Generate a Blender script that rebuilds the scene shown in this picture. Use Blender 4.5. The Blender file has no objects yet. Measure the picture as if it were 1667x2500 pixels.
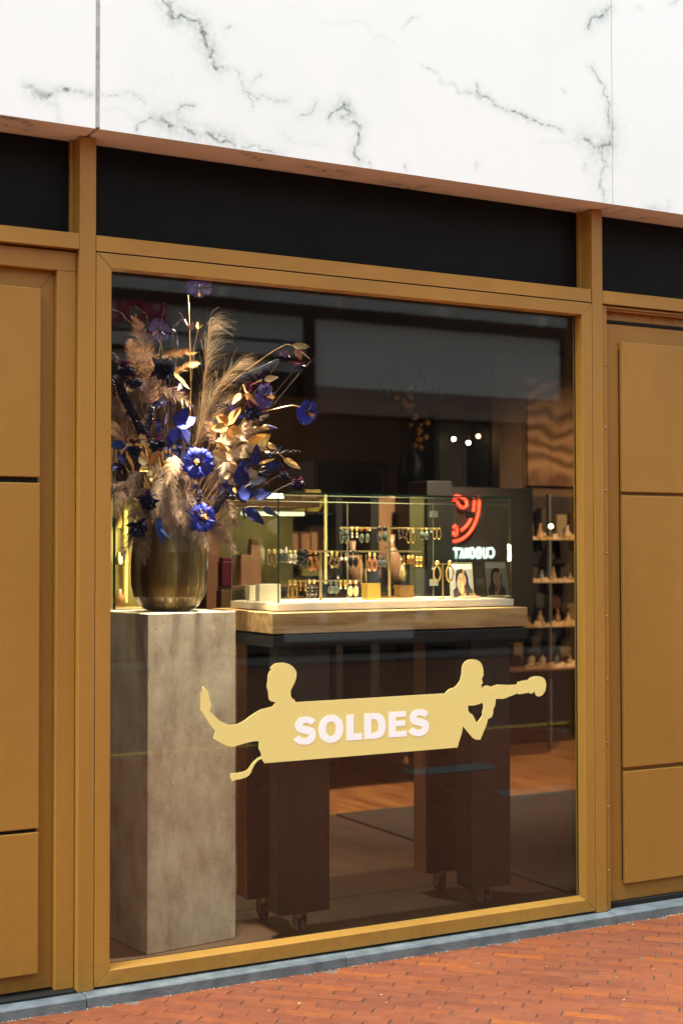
import bpy, bmesh, math, random
import numpy as np
from mathutils import Vector, Matrix, noise
from mathutils.geometry import tessellate_polygon
random.seed(7)
R = math.radians
S = bpy.context.scene
COL = S.collection

# ------------------------------------------------------------ camera
CAM = Vector((0, -4.7727, 1.5))
YAW, PITCH, ROLL, F = 0.49795, 0.02916, -0.00189, 3473.3
fw = Vector((math.sin(YAW)*math.cos(PITCH), math.cos(YAW)*math.cos(PITCH), math.sin(PITCH)))
rt = Vector((math.cos(YAW), -math.sin(YAW), 0)); up = rt.cross(fw)
rt, up = rt*math.cos(ROLL)+up*math.sin(ROLL), up*math.cos(ROLL)-rt*math.sin(ROLL)
cd = bpy.data.cameras.new('camera'); cam = bpy.data.objects.new('camera', cd); COL.objects.link(cam)
cam.matrix_world = Matrix(((rt.x, up.x, -fw.x, CAM.x), (rt.y, up.y, -fw.y, CAM.y), (rt.z, up.z, -fw.z, CAM.z), (0, 0, 0, 1)))
cd.sensor_fit = 'VERTICAL'; cd.sensor_height = 36; cd.lens = F/2500*36
cd.clip_start = .05; cd.clip_end = 500
cd.dof.use_dof = True; cd.dof.focus_distance = 5.55; cd.dof.aperture_fstop = 2.4
S.camera = cam
# ------------------------------------------------------------ sky, sun, exposure
S.view_settings.view_transform = 'Standard'; S.view_settings.look = 'None'
S.view_settings.exposure = 2.52; S.view_settings.gamma = 1
W = bpy.data.worlds.new('World'); S.world = W; W.use_nodes = True
nt = W.node_tree; bg = nt.nodes['Background']
sky = nt.nodes.new('ShaderNodeTexSky'); sky.sky_type = 'NISHITA'; sky.sun_disc = False
SUN_EL, SUN_AZ = R(64), R(268)
sky.sun_elevation = SUN_EL; sky.sun_rotation = SUN_AZ; sky.air_density = 1.5; sky.dust_density = 3
hs = nt.nodes.new('ShaderNodeHueSaturation'); hs.inputs['Saturation'].default_value = .12
nt.links.new(sky.outputs[0], hs.inputs['Color']); nt.links.new(hs.outputs[0], bg.inputs[0])
bg.inputs[1].default_value = .058
sl = bpy.data.lights.new('sun', 'SUN'); sl.energy = 1.5; sl.angle = R(38); sl.color = (.90, 1, 1)
so = bpy.data.objects.new('sun', sl); COL.objects.link(so)
sd = Vector((math.sin(SUN_AZ)*math.cos(SUN_EL), math.cos(SUN_AZ)*math.cos(SUN_EL), math.sin(SUN_EL)))
so.rotation_euler = (-sd).to_track_quat('-Z', 'Y').to_euler(); so.location = (0, -8, 12)
S.render.engine = 'CYCLES'
S.cycles.max_bounces = 10; S.cycles.transparent_max_bounces = 24; S.cycles.glossy_bounces = 4
S.cycles.caustics_reflective = False; S.cycles.caustics_refractive = False

# ------------------------------------------------------------ measuring helpers (photo pixel at a known depth -> metres)
def ray(px, py): return fw + rt*((px-833.5)/F) - up*((py-1250)/F)
def at(px, py, Y): d = ray(px, py); return CAM + d*((Y-CAM.y)/d.y)
def onz(px, py, Z): d = ray(px, py); return CAM + d*((Z-CAM.z)/d.z)

# ------------------------------------------------------------ materials
MATS = {}
def newmat(name):
    m = bpy.data.materials.new(name); m.use_nodes = True
    n = m.node_tree.nodes; MATS[name] = m
    return m, n, m.node_tree.links, n['Principled BSDF']
def c4(c): return (*c, 1)
def mat(name, col, rough=.5, metal=0, var=0, vscale=8, bump=0, bscale=60, spec=.5, stretch=(1,1,1), emit=0, coat=0, trans=0, col2=None, detail=6, sss=0):
    m, n, l, b = newmat(name)
    b.inputs['Roughness'].default_value = rough; b.inputs['Metallic'].default_value = metal
    b.inputs['Specular IOR Level'].default_value = spec; b.inputs['Coat Weight'].default_value = coat
    b.inputs['Transmission Weight'].default_value = trans
    b.inputs['Base Color'].default_value = c4(col)
    tc = n.new('ShaderNodeTexCoord'); mp = n.new('ShaderNodeMapping'); mp.inputs['Scale'].default_value = stretch
    l.new(tc.outputs['Object'], mp.inputs[0])
    if var or col2:
        t = n.new('ShaderNodeTexNoise'); t.inputs['Scale'].default_value = vscale; t.inputs['Detail'].default_value = detail
        l.new(mp.outputs[0], t.inputs[0])
        rp = n.new('ShaderNodeValToRGB'); rp.color_ramp.elements[0].position = .3; rp.color_ramp.elements[1].position = .7
        a = col2 if col2 else tuple(max(0, c*(1-var)) for c in col)
        e = col if col2 else tuple(min(1, c*(1+var)) for c in col)
        rp.color_ramp.elements[0].color = c4(a); rp.color_ramp.elements[1].color = c4(e)
        l.new(t.outputs[0], rp.inputs[0]); l.new(rp.outputs[0], b.inputs['Base Color'])
    if bump:
        t2 = n.new('ShaderNodeTexNoise'); t2.inputs['Scale'].default_value = bscale; t2.inputs['Detail'].default_value = 4
        l.new(mp.outputs[0], t2.inputs[0])
        bp = n.new('ShaderNodeBump'); bp.inputs['Strength'].default_value = bump; bp.inputs['Distance'].default_value = .01
        l.new(t2.outputs[0], bp.inputs['Height']); l.new(bp.outputs[0], b.inputs['Normal'])
    if emit:
        b.inputs['Emission Color'].default_value = c4(col); b.inputs['Emission Strength'].default_value = emit
    return m

def gold_paint(name, col):
    m, n, l, b = newmat(name)
    tc = n.new('ShaderNodeTexCoord')
    def nz(sc, d, src=None):
        t = n.new('ShaderNodeTexNoise'); t.inputs['Scale'].default_value = sc; t.inputs['Detail'].default_value = d
        l.new(src or tc.outputs['Object'], t.inputs[0]); return t
    mp = n.new('ShaderNodeMapping'); mp.inputs['Scale'].default_value = (1, 1, .25); l.new(tc.outputs['Object'], mp.inputs[0])
    big = nz(2.2, 4, mp.outputs[0]); rp = n.new('ShaderNodeValToRGB')
    rp.color_ramp.elements[0].position = .3; rp.color_ramp.elements[1].position = .72
    rp.color_ramp.elements[0].color = c4(tuple(c*.86 for c in col)); rp.color_ramp.elements[1].color = c4(tuple(min(1, c*1.1) for c in col))
    l.new(big.outputs[0], rp.inputs[0])
    sp = nz(95, 2); th = n.new('ShaderNodeMapRange'); th.inputs[1].default_value = .765; th.inputs[2].default_value = .80
    l.new(sp.outputs[0], th.inputs[0])
    mx = n.new('ShaderNodeMixRGB'); mx.inputs[2].default_value = (.62, .5, .33, 1)
    l.new(th.outputs[0], mx.inputs[0]); l.new(rp.outputs[0], mx.inputs[1])
    sp2 = nz(60, 3); th2 = n.new('ShaderNodeMapRange'); th2.inputs[1].default_value = .27; th2.inputs[2].default_value = .22
    l.new(sp2.outputs[0], th2.inputs[0])
    mx2 = n.new('ShaderNodeMixRGB'); mx2.inputs[2].default_value = (.10, .05, .015, 1)
    l.new(th2.outputs[0], mx2.inputs[0]); l.new(mx.outputs[0], mx2.inputs[1]); l.new(mx2.outputs[0], b.inputs['Base Color'])
    # faint rain streaks and grime that stays near the ground
    gp = n.new('ShaderNodeNewGeometry'); mq = n.new('ShaderNodeMapping'); mq.inputs['Scale'].default_value = (26, 26, 1.1); l.new(gp.outputs['Position'], mq.inputs[0])
    st = nz(1.6, 5, mq.outputs[0]); sm = n.new('ShaderNodeMapRange'); sm.inputs[1].default_value = .50; sm.inputs[2].default_value = .78; sm.inputs[4].default_value = .08
    l.new(st.outputs[0], sm.inputs[0]); m3 = n.new('ShaderNodeMixRGB'); m3.inputs[2].default_value = c4(tuple(c*.62 for c in col)); l.new(sm.outputs[0], m3.inputs[0]); l.new(mx2.outputs[0], m3.inputs[1])
    sx_ = n.new('ShaderNodeSeparateXYZ'); l.new(gp.outputs['Position'], sx_.inputs[0]); zr = n.new('ShaderNodeMapRange'); zr.inputs[1].default_value = .16; zr.inputs[2].default_value = .0; l.new(sx_.outputs[2], zr.inputs[0])
    gn = nz(34, 6, gp.outputs['Position']); gm = n.new('ShaderNodeMapRange'); gm.inputs[1].default_value = .45; gm.inputs[2].default_value = .68; gm.inputs[4].default_value = .3; l.new(gn.outputs[0], gm.inputs[0])
    gg = n.new('ShaderNodeMath'); gg.operation = 'MULTIPLY'; l.new(zr.outputs[0], gg.inputs[0]); l.new(gm.outputs[0], gg.inputs[1])
    m4_ = n.new('ShaderNodeMixRGB'); m4_.inputs[2].default_value = (.12, .085, .05, 1); l.new(gg.outputs[0], m4_.inputs[0]); l.new(m3.outputs[0], m4_.inputs[1]); l.new(m4_.outputs[0], b.inputs['Base Color'])
    rr = n.new('ShaderNodeMapRange'); rr.inputs[3].default_value = .30; rr.inputs[4].default_value = .62
    l.new(big.outputs[0], rr.inputs[0]); l.new(rr.outputs[0], b.inputs['Roughness'])
    b.inputs['Specular IOR Level'].default_value = .4
    f1 = nz(260, 3); bp = n.new('ShaderNodeBump'); bp.inputs['Strength'].default_value = .14; bp.inputs['Distance'].default_value = .004
    l.new(f1.outputs[0], bp.inputs['Height'])
    f2 = nz(9, 3); bp2 = n.new('ShaderNodeBump'); bp2.inputs['Strength'].default_value = .12; bp2.inputs['Distance'].default_value = .02
    l.new(f2.outputs[0], bp2.inputs['Height']); l.new(bp.outputs[0], bp2.inputs['Normal']); l.new(bp2.outputs[0], b.inputs['Normal'])
    return m
GOLD = gold_paint('gold_paint', (.345, .178, .030))
GOLDD = gold_paint('gold_paint_door', (.325, .166, .028))
BLACK = mat('black_panel', (.004, .0042, .0045), .55, var=.35, vscale=5, bump=.05, bscale=90, spec=.12)
DECAL = mat('decal_gold_film', (.80, .68, .235), .55, var=.015, vscale=40)
WHITE = mat('white_film', (.97, 1, 1), .5)
DARKGAP = mat('dark_gap', (.004, .003, .002), .9)
GREYJOINT = mat('grey_joint', (.42, .42, .43), .6, var=.25, vscale=30)

def marble():
    m, n, l, b = newmat('white_marble_print')
    at_ = n.new('ShaderNodeAttribute'); at_.attribute_name = 'vein'
    tc = n.new('ShaderNodeTexCoord')
    t = n.new('ShaderNodeTexNoise'); t.inputs['Scale'].default_value = 48; t.inputs['Detail'].default_value = 9; t.inputs['Roughness'].default_value = .65
    l.new(tc.outputs['Object'], t.inputs[0])
    mr = n.new('ShaderNodeMapRange'); mr.inputs[1].default_value = .3; mr.inputs[2].default_value = .62; mr.inputs[3].default_value = .05; mr.inputs[4].default_value = 1.15
    l.new(t.outputs[0], mr.inputs[0])
    mu = n.new('ShaderNodeMath'); mu.operation = 'MULTIPLY'; l.new(at_.outputs['Fac'], mu.inputs[0]); l.new(mr.outputs[0], mu.inputs[1])
    t2 = n.new('ShaderNodeTexNoise'); t2.inputs['Scale'].default_value = 1.7; t2.inputs['Detail'].default_value = 7
    l.new(tc.outputs['Object'], t2.inputs[0])
    rp = n.new('ShaderNodeValToRGB'); rp.color_ramp.elements[0].position = .28; rp.color_ramp.elements[1].position = .5
    rp.color_ramp.elements[0].color = (.81, .89, .89, 1); rp.color_ramp.elements[1].color = (.88, .945, .95, 1)
    l.new(t2.outputs[0], rp.inputs[0])
    r2 = n.new('ShaderNodeValToRGB'); r2.color_ramp.elements[0].color = (1, 1, 1, 1); r2.color_ramp.elements[1].color = (.045, .055, .052, 1)
    e = r2.color_ramp.elements.new(.35); e.color = (.62, .67, .65, 1)
    l.new(mu.outputs[0], r2.inputs[0])
    mx = n.new('ShaderNodeMixRGB'); mx.blend_type = 'MULTIPLY'; mx.inputs[0].default_value = 1
    l.new(rp.outputs[0], mx.inputs[1]); l.new(r2.outputs[0], mx.inputs[2]); l.new(mx.outputs[0], b.inputs['Base Color'])
    b.inputs['Roughness'].default_value = .42
    return m
MARBLE = marble()

def glass_mat(name, tint=(1, 1, 1), mult=1.0, ior=1.5, dust=0, rough=0):
    m = bpy.data.materials.new(name); m.use_nodes = True; n = m.node_tree.nodes; l = m.node_tree.links
    n.remove(n['Principled BSDF']); out = n['Material Output']
    tr = n.new('ShaderNodeBsdfTransparent'); tr.inputs[0].default_value = c4(tint)
    gl = n.new('ShaderNodeBsdfGlossy'); gl.inputs['Roughness'].default_value = rough
    fr = n.new('ShaderNodeFresnel'); ge = n.new('ShaderNodeNewGeometry')
    im = n.new('ShaderNodeMapRange'); im.inputs[3].default_value = ior; im.inputs[4].default_value = 1/ior
    l.new(ge.outputs['Backfacing'], im.inputs[0]); l.new(im.outputs[0], fr.inputs[0])
    mu = n.new('ShaderNodeMath'); mu.operation = 'MULTIPLY'; mu.inputs[1].default_value = mult; mu.use_clamp = True
    l.new(fr.outputs[0], mu.inputs[0])
    mx = n.new('ShaderNodeMixShader'); l.new(mu.outputs[0], mx.inputs[0]); l.new(tr.outputs[0], mx.inputs[1]); l.new(gl.outputs[0], mx.inputs[2])
    last = mx
    if dust:
        tc = n.new('ShaderNodeTexCoord')
        t = n.new('ShaderNodeTexNoise'); t.inputs['Scale'].default_value = 130; t.inputs['Detail'].default_value = 2
        l.new(tc.outputs['Object'], t.inputs[0])
        mr = n.new('ShaderNodeMapRange'); mr.inputs[1].default_value = .74; mr.inputs[2].default_value = .8; mr.inputs[4].default_value = dust*8
        l.new(t.outputs[0], mr.inputs[0])
        t2 = n.new('ShaderNodeTexNoise'); t2.inputs['Scale'].default_value = 3; t2.inputs['Detail'].default_value = 6
        l.new(tc.outputs['Object'], t2.inputs[0])
        m2 = n.new('ShaderNodeMapRange'); m2.inputs[1].default_value = .4; m2.inputs[2].default_value = .8; m2.inputs[3].default_value = dust*.1; m2.inputs[4].default_value = dust
        l.new(t2.outputs[0], m2.inputs[0])
        ad = n.new('ShaderNodeMath'); ad.operation = 'ADD'; l.new(mr.outputs[0], ad.inputs[0]); l.new(m2.outputs[0], ad.inputs[1])
        df = n.new('ShaderNodeBsdfDiffuse'); df.inputs[0].default_value = (.6, .6, .58, 1)
        mz = n.new('ShaderNodeMixShader'); l.new(ad.outputs[0], mz.inputs[0]); l.new(mx.outputs[0], mz.inputs[1]); l.new(df.outputs[0], mz.inputs[2]); last = mz
    l.new(last.outputs[0], out.inputs[0]); return m
SHOPGLASS = glass_mat('shop_glass', (.88, .89, .87), .86, dust=.003)
CASEGLASS = glass_mat('case_glass', (.95, .975, .955), .9)
GREENEDGE = mat('glass_green_edge', (.012, .065, .035), .15, spec=.8, coat=.5)
def concrete():
    m, n, l, b = newmat('concrete')
    tc = n.new('ShaderNodeTexCoord')
    mp = n.new('ShaderNodeMapping'); mp.inputs['Scale'].default_value = (6, 6, 2.2); l.new(tc.outputs['Object'], mp.inputs[0])
    t = n.new('ShaderNodeTexNoise'); t.inputs['Scale'].default_value = 4; t.inputs['Detail'].default_value = 9; t.inputs['Roughness'].default_value = .7; l.new(mp.outputs[0], t.inputs[0])
    t2 = n.new('ShaderNodeTexNoise'); t2.inputs['Scale'].default_value = 5.5; t2.inputs['Detail'].default_value = 6; l.new(tc.outputs['Object'], t2.inputs[0])
    ad = n.new('ShaderNodeMath'); ad.operation = 'ADD'; l.new(t.outputs[0], ad.inputs[0]); l.new(t2.outputs[0], ad.inputs[1])
    rp = n.new('ShaderNodeValToRGB'); els = rp.color_ramp.elements
    els[0].position = .36; els[0].color = (.37, .30, .22, 1); els[1].position = .62; els[1].color = (.66, .61, .48, 1)
    e = els.new(.48); e.color = (.53, .46, .35, 1)
    dv = n.new('ShaderNodeMath'); dv.operation = 'MULTIPLY'; dv.inputs[1].default_value = .5; l.new(ad.outputs[0], dv.inputs[0]); l.new(dv.outputs[0], rp.inputs[0])
    v = n.new('ShaderNodeTexNoise'); v.inputs['Scale'].default_value = 170; v.inputs['Detail'].default_value = 1; l.new(tc.outputs['Object'], v.inputs[0])
    mr = n.new('ShaderNodeMapRange'); mr.inputs[1].default_value = .30; mr.inputs[2].default_value = .25; l.new(v.outputs[0], mr.inputs[0])
    mx = n.new('ShaderNodeMixRGB'); mx.inputs[2].default_value = (.06, .04, .025, 1); l.new(mr.outputs[0], mx.inputs[0]); l.new(rp.outputs[0], mx.inputs[1])
    l.new(mx.outputs[0], b.inputs['Base Color']); b.inputs['Roughness'].default_value = .75
    bp = n.new('ShaderNodeBump'); bp.inputs['Strength'].default_value = .4; bp.inputs['Distance'].default_value = .004
    l.new(t.outputs[0], bp.inputs['Height']); l.new(bp.outputs[0], b.inputs['Normal'])
CONC = None; concrete(); CONC = MATS['concrete']
def wood(name, dark, light, sc=(1.2, 9, 9), nsc=3, rough=.5, coat=.1):
    m, n, l, b = newmat(name)
    tc = n.new('ShaderNodeTexCoord'); mp = n.new('ShaderNodeMapping'); mp.inputs['Scale'].default_value = sc; l.new(tc.outputs['Object'], mp.inputs[0])
    t = n.new('ShaderNodeTexNoise'); t.inputs['Scale'].default_value = nsc; t.inputs['Detail'].default_value = 9; t.inputs['Distortion'].default_value = .7; l.new(mp.outputs[0], t.inputs[0])
    rp = n.new('ShaderNodeValToRGB'); rp.color_ramp.elements[0].position = .3; rp.color_ramp.elements[1].position = .62
    rp.color_ramp.elements[0].color = c4(dark); rp.color_ramp.elements[1].color = c4(light)
    l.new(t.outputs[0], rp.inputs[0])
    t2 = n.new('ShaderNodeTexNoise'); t2.inputs['Scale'].default_value = 2.3; t2.inputs['Detail'].default_value = 3; l.new(tc.outputs['Object'], t2.inputs[0])
    mr = n.new('ShaderNodeMapRange'); mr.inputs[1].default_value = .38; mr.inputs[2].default_value = .3; mr.inputs[4].default_value = .6; l.new(t2.outputs[0], mr.inputs[0])
    mx = n.new('ShaderNodeMixRGB'); mx.inputs[2].default_value = c4(tuple(c*.5 for c in dark)); l.new(mr.outputs[0], mx.inputs[0]); l.new(rp.outputs[0], mx.inputs[1])
    l.new(mx.outputs[0], b.inputs['Base Color']); b.inputs['Roughness'].default_value = rough; b.inputs['Coat Weight'].default_value = coat
    bp = n.new('ShaderNodeBump'); bp.inputs['Strength'].default_value = .15; bp.inputs['Distance'].default_value = .003
    l.new(t.outputs[0], bp.inputs['Height']); l.new(bp.outputs[0], b.inputs['Normal']); return m
SLAB = wood('oak_slab', (.28, .155, .055), (.58, .38, .16))
DARKWOOD = wood('dark_wood', (.004, .003, .0025), (.010, .007, .006), (9, 9, .7), 3, .5, 0)
STEEL = mat('black_steel', (.014, .016, .018), .35, var=.3, vscale=12, metal=.3)
def bricks():
    m, n, l, b = newmat('clay_brick')
    g = n.new('ShaderNodeNewGeometry'); tc = n.new('ShaderNodeTexCoord')
    rp = n.new('ShaderNodeValToRGB'); els = rp.color_ramp.elements
    els[0].color = (.175, .052, .026, 1); els[1].color = (.27, .078, .020, 1); e = els.new(.4); e.color = (.20, .060, .028, 1); e = els.new(.88); e.color = (.225, .066, .026, 1)
    l.new(g.outputs['Random Per Island'], rp.inputs[0])
    t = n.new('ShaderNodeTexNoise'); t.inputs['Scale'].default_value = 22; t.inputs['Detail'].default_value = 8; t.inputs['Roughness'].default_value = .65; l.new(tc.outputs['Object'], t.inputs[0])
    r2 = n.new('ShaderNodeValToRGB'); r2.color_ramp.elements[0].position = .3; r2.color_ramp.elements[1].position = .65
    r2.color_ramp.elements[0].color = (.78, .78, .78, 1); r2.color_ramp.elements[1].color = (1.04, 1.04, 1.04, 1)
    l.new(t.outputs[0], r2.inputs[0])
    mx = n.new('ShaderNodeMixRGB'); mx.blend_type = 'MULTIPLY'; mx.inputs[0].default_value = 1; l.new(rp.outputs[0], mx.inputs[1]); l.new(r2.outputs[0], mx.inputs[2])
    # pale dust towards the joints and scattered specks
    t3 = n.new('ShaderNodeTexNoise'); t3.inputs['Scale'].default_value = 3.2; t3.inputs['Detail'].default_value = 7; l.new(tc.outputs['Object'], t3.inputs[0])
    mr = n.new('ShaderNodeMapRange'); mr.inputs[1].default_value = .5; mr.inputs[2].default_value = .75; mr.inputs[4].default_value = .25; l.new(t3.outputs[0], mr.inputs[0])
    m2 = n.new('ShaderNodeMixRGB'); m2.inputs[2].default_value = (.22, .085, .045, 1); l.new(mr.outputs[0], m2.inputs[0]); l.new(mx.outputs[0], m2.inputs[1])
    t4 = n.new('ShaderNodeTexNoise'); t4.inputs['Scale'].default_value = 190; t4.inputs['Detail'].default_value = 1; l.new(tc.outputs['Object'], t4.inputs[0])
    m4 = n.new('ShaderNodeMapRange'); m4.inputs[1].default_value = .72; m4.inputs[2].default_value = .78; m4.inputs[4].default_value = .3; l.new(t4.outputs[0], m4.inputs[0])
    m5 = n.new('ShaderNodeMixRGB'); m5.inputs[2].default_value = (.55, .40, .30, 1); l.new(m4.outputs[0], m5.inputs[0]); l.new(m2.outputs[0], m5.inputs[1])
    l.new(m5.outputs[0], b.inputs['Base Color']); b.inputs['Roughness'].default_value = .85; b.inputs['Specular IOR Level'].default_value = .15
    bp = n.new('ShaderNodeBump'); bp.inputs['Strength'].default_value = .35; bp.inputs['Distance'].default_value = .003
    l.new(t.outputs[0], bp.inputs['Height']); l.new(bp.outputs[0], b.inputs['Normal']); return m
BRICK = bricks()
JSHADE = mat('joint_shade', (.035, .028, .02), .95, var=.5, vscale=40)
MORTAR = mat('joint_sand', (.17, .115, .09), .95, var=.4, vscale=60, bump=.4, bscale=200)
STONE = mat('bluestone', (.17, .20, .215), .7, vscale=14, col2=(.085, .105, .115), bump=.3, bscale=150, detail=9)
FLOORW = wood('oak_floor', (.17, .06, .018), (.33, .135, .042), (3, .35, 1), 4, .35, .3)
TILE = mat('dark_floor_tile', (.055, .029, .015), .55, vscale=6, col2=(.026, .014, .008), bump=.1, bscale=60, detail=8)
MATM = mat('coir_mat', (.05, .032, .022), .95, vscale=170, col2=(.012, .008, .006), bump=.8, bscale=220)

# ------------------------------------------------------------ mesh building
ORG = {}
DSTEM = mat('stem_dark', (.11, .06, .028), .65, var=.3, vscale=50)
class MB:
    def __init__(s): s.v = []; s.f = []; s.mi = []; s.m = 0
    def add(s, vs, fs, m=None):
        k = len(s.v); s.v += [tuple(p) for p in vs]; s.f += [tuple(i+k for i in f) for f in fs]
        s.mi += [s.m if m is None else m]*len(fs)
    def box(s, x0, x1, y0, y1, z0, z1, M=None, m=None):
        vs = [Vector((x, y, z)) for z in (z0, z1) for y in (y0, y1) for x in (x0, x1)]
        if M: vs = [M @ p for p in vs]
        s.add(vs, [(0, 2, 3, 1), (4, 5, 7, 6), (0, 1, 5, 4), (2, 6, 7, 3), (0, 4, 6, 2), (1, 3, 7, 5)], m)
    def tube(s, pts, rad, n=6, cap=True, m=None):
        pts = [Vector(p) for p in pts]; N = len(pts)
        if not hasattr(rad, '__len__'): rad = [rad]*N
        vs = []; t0 = (pts[1]-pts[0]).normalized(); u = t0.orthogonal().normalized()
        for i, p in enumerate(pts):
            t = (pts[min(i+1, N-1)]-pts[max(i-1, 0)]).normalized()
            u = (u-t*u.dot(t)); u = u.normalized() if u.length > 1e-6 else t.orthogonal().normalized()
            w = t.cross(u)
            vs += [p+(u*math.cos(2*math.pi*k/n)+w*math.sin(2*math.pi*k/n))*rad[i] for k in range(n)]
        fs = [(i*n+k, i*n+(k+1) % n, (i+1)*n+(k+1) % n, (i+1)*n+k) for i in range(N-1) for k in range(n)]
        if cap: fs += [tuple(range(n))[::-1], tuple((N-1)*n+k for k in range(n))]
        s.add(vs, fs, m)
    def ball(s, c, r, nu=8, nv=5, sc=(1, 1, 1), M=None, m=None):
        c = Vector(c); vs = [Vector((0, 0, 1))]
        for j in range(1, nv):
            a = math.pi*j/nv
            vs += [Vector((math.sin(a)*math.cos(2*math.pi*i/nu), math.sin(a)*math.sin(2*math.pi*i/nu), math.cos(a))) for i in range(nu)]
        vs.append(Vector((0, 0, -1)))
        vs = [Vector((p.x*sc[0], p.y*sc[1], p.z*sc[2]))*r for p in vs]
        if M: vs = [M @ p for p in vs]
        fs = [(0, 1+i, 1+(i+1) % nu) for i in range(nu)]
        for j in range(nv-2):
            fs += [(1+j*nu+i, 1+(j+1)*nu+i, 1+(j+1)*nu+(i+1) % nu, 1+j*nu+(i+1) % nu) for i in range(nu)]
        e = len(vs)-1; k = 1+(nv-2)*nu
        fs += [(e, k+(i+1) % nu, k+i) for i in range(nu)]
        s.add([c+p for p in vs], fs, m)
    def grid(s, P, m=None):      # P[i][j]
        a, b = len(P), len(P[0]); vs = [p for r_ in P for p in r_]
        s.add(vs, [(i*b+j, (i+1)*b+j, (i+1)*b+j+1, i*b+j+1) for i in range(a-1) for j in range(b-1)], m)
    def lathe(s, c, prof, n=32, m=None, wob=None):
        c = Vector(c); vs = []
        for r, z in prof:
            for k in range(n):
                a = 2*math.pi*k/n; rr = r*(wob(a, z) if wob else 1)
                vs.append(c+Vector((rr*math.cos(a), rr*math.sin(a), z)))
        s.add(vs, [(i*n+k, i*n+(k+1) % n, (i+1)*n+(k+1) % n, (i+1)*n+k) for i in range(len(prof)-1) for k in range(n)], m)
    def prism(s, loops, f0, f1, m=None):   # loops of 2D points, f0/f1 map 2D -> 3D at the two faces
        A = [[Vector((p[0], p[1], 0)) for p in lp] for lp in loops]
        flat = [p for lp in A for p in lp]; tr = tessellate_polygon(A); n = len(flat)
        vs = [f0(p.x, p.y) for p in flat]+[f1(p.x, p.y) for p in flat]
        fs = [tuple(t) for t in tr]+[tuple(i+n for i in t[::-1]) for t in tr]
        k = 0
        for lp in A:
            q = len(lp); fs += [(k+i, k+(i+1) % q, n+k+(i+1) % q, n+k+i) for i in range(q)]; k += q
        s.add(vs, fs, m)
    def build(s, name, mt, parent=None, smooth=False, bev=0, origin=None):
        if not s.v: raise ValueError(name)
        if parent is not None: o0 = ORG[parent]
        elif origin is not None: o0 = Vector(origin)
        else:
            xs = [p[0] for p in s.v]; ys = [p[1] for p in s.v]; zs = [p[2] for p in s.v]
            o0 = Vector(((min(xs)+max(xs))/2, (min(ys)+max(ys))/2, min(zs)))
        me = bpy.data.meshes.new(name)
        me.from_pydata([(p[0]-o0.x, p[1]-o0.y, p[2]-o0.z) for p in s.v], [], s.f)
        if 1 in s.mi and not isinstance(mt, (list, tuple)): mt = [mt, DSTEM]
        for mm in (mt if isinstance(mt, (list, tuple)) else [mt]): me.materials.append(mm)
        me.polygons.foreach_set('material_index', s.mi)
        if smooth: me.polygons.foreach_set('use_smooth', [True]*len(s.f))
        bm = bmesh.new(); bm.from_mesh(me)
        if len(s.f) < 30000: bmesh.ops.recalc_face_normals(bm, faces=bm.faces)
        bm.to_mesh(me); bm.free(); me.update()
        o = bpy.data.objects.new(name, me); COL.objects.link(o)
        if parent is not None: o.parent = parent
        else: o.location = o0
        ORG[o] = o0
        if bev:
            b = o.modifiers.new('bevel', 'BEVEL'); b.width = bev; b.segments = 2; b.limit_method = 'ANGLE'
        return o
def tag(o, label=None, cat=None, group=None, kind=None):
    if label: o['label'] = label
    if cat: o['category'] = cat
    if group: o['group'] = group
    if kind: o['kind'] = kind
    return o
def thing(name, label, cat, loc, group=None):
    o = bpy.data.objects.new(name, None); COL.objects.link(o); o.location = loc; o.empty_display_size = .05
    ORG[o] = Vector(loc); return tag(o, label, cat, group)
def bx(name, mt, parent, *b, bev=0, M=None):
    m = MB(); m.box(*b, M=M); return m.build(name, mt, parent, bev=bev)

# ============================================================ STREET
m = MB(); m.box(-60, 60, -60, .2, -.6, -.066); m.box(-60, 60, -13, -5.51, -.0655, -.0545)
m_street = mat('street_brick_far', (.13, .055, .032), .9, vscale=9, col2=(.09, .042, .028), spec=.15)
tag(m.build('street', m_street), kind='structure')
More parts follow.
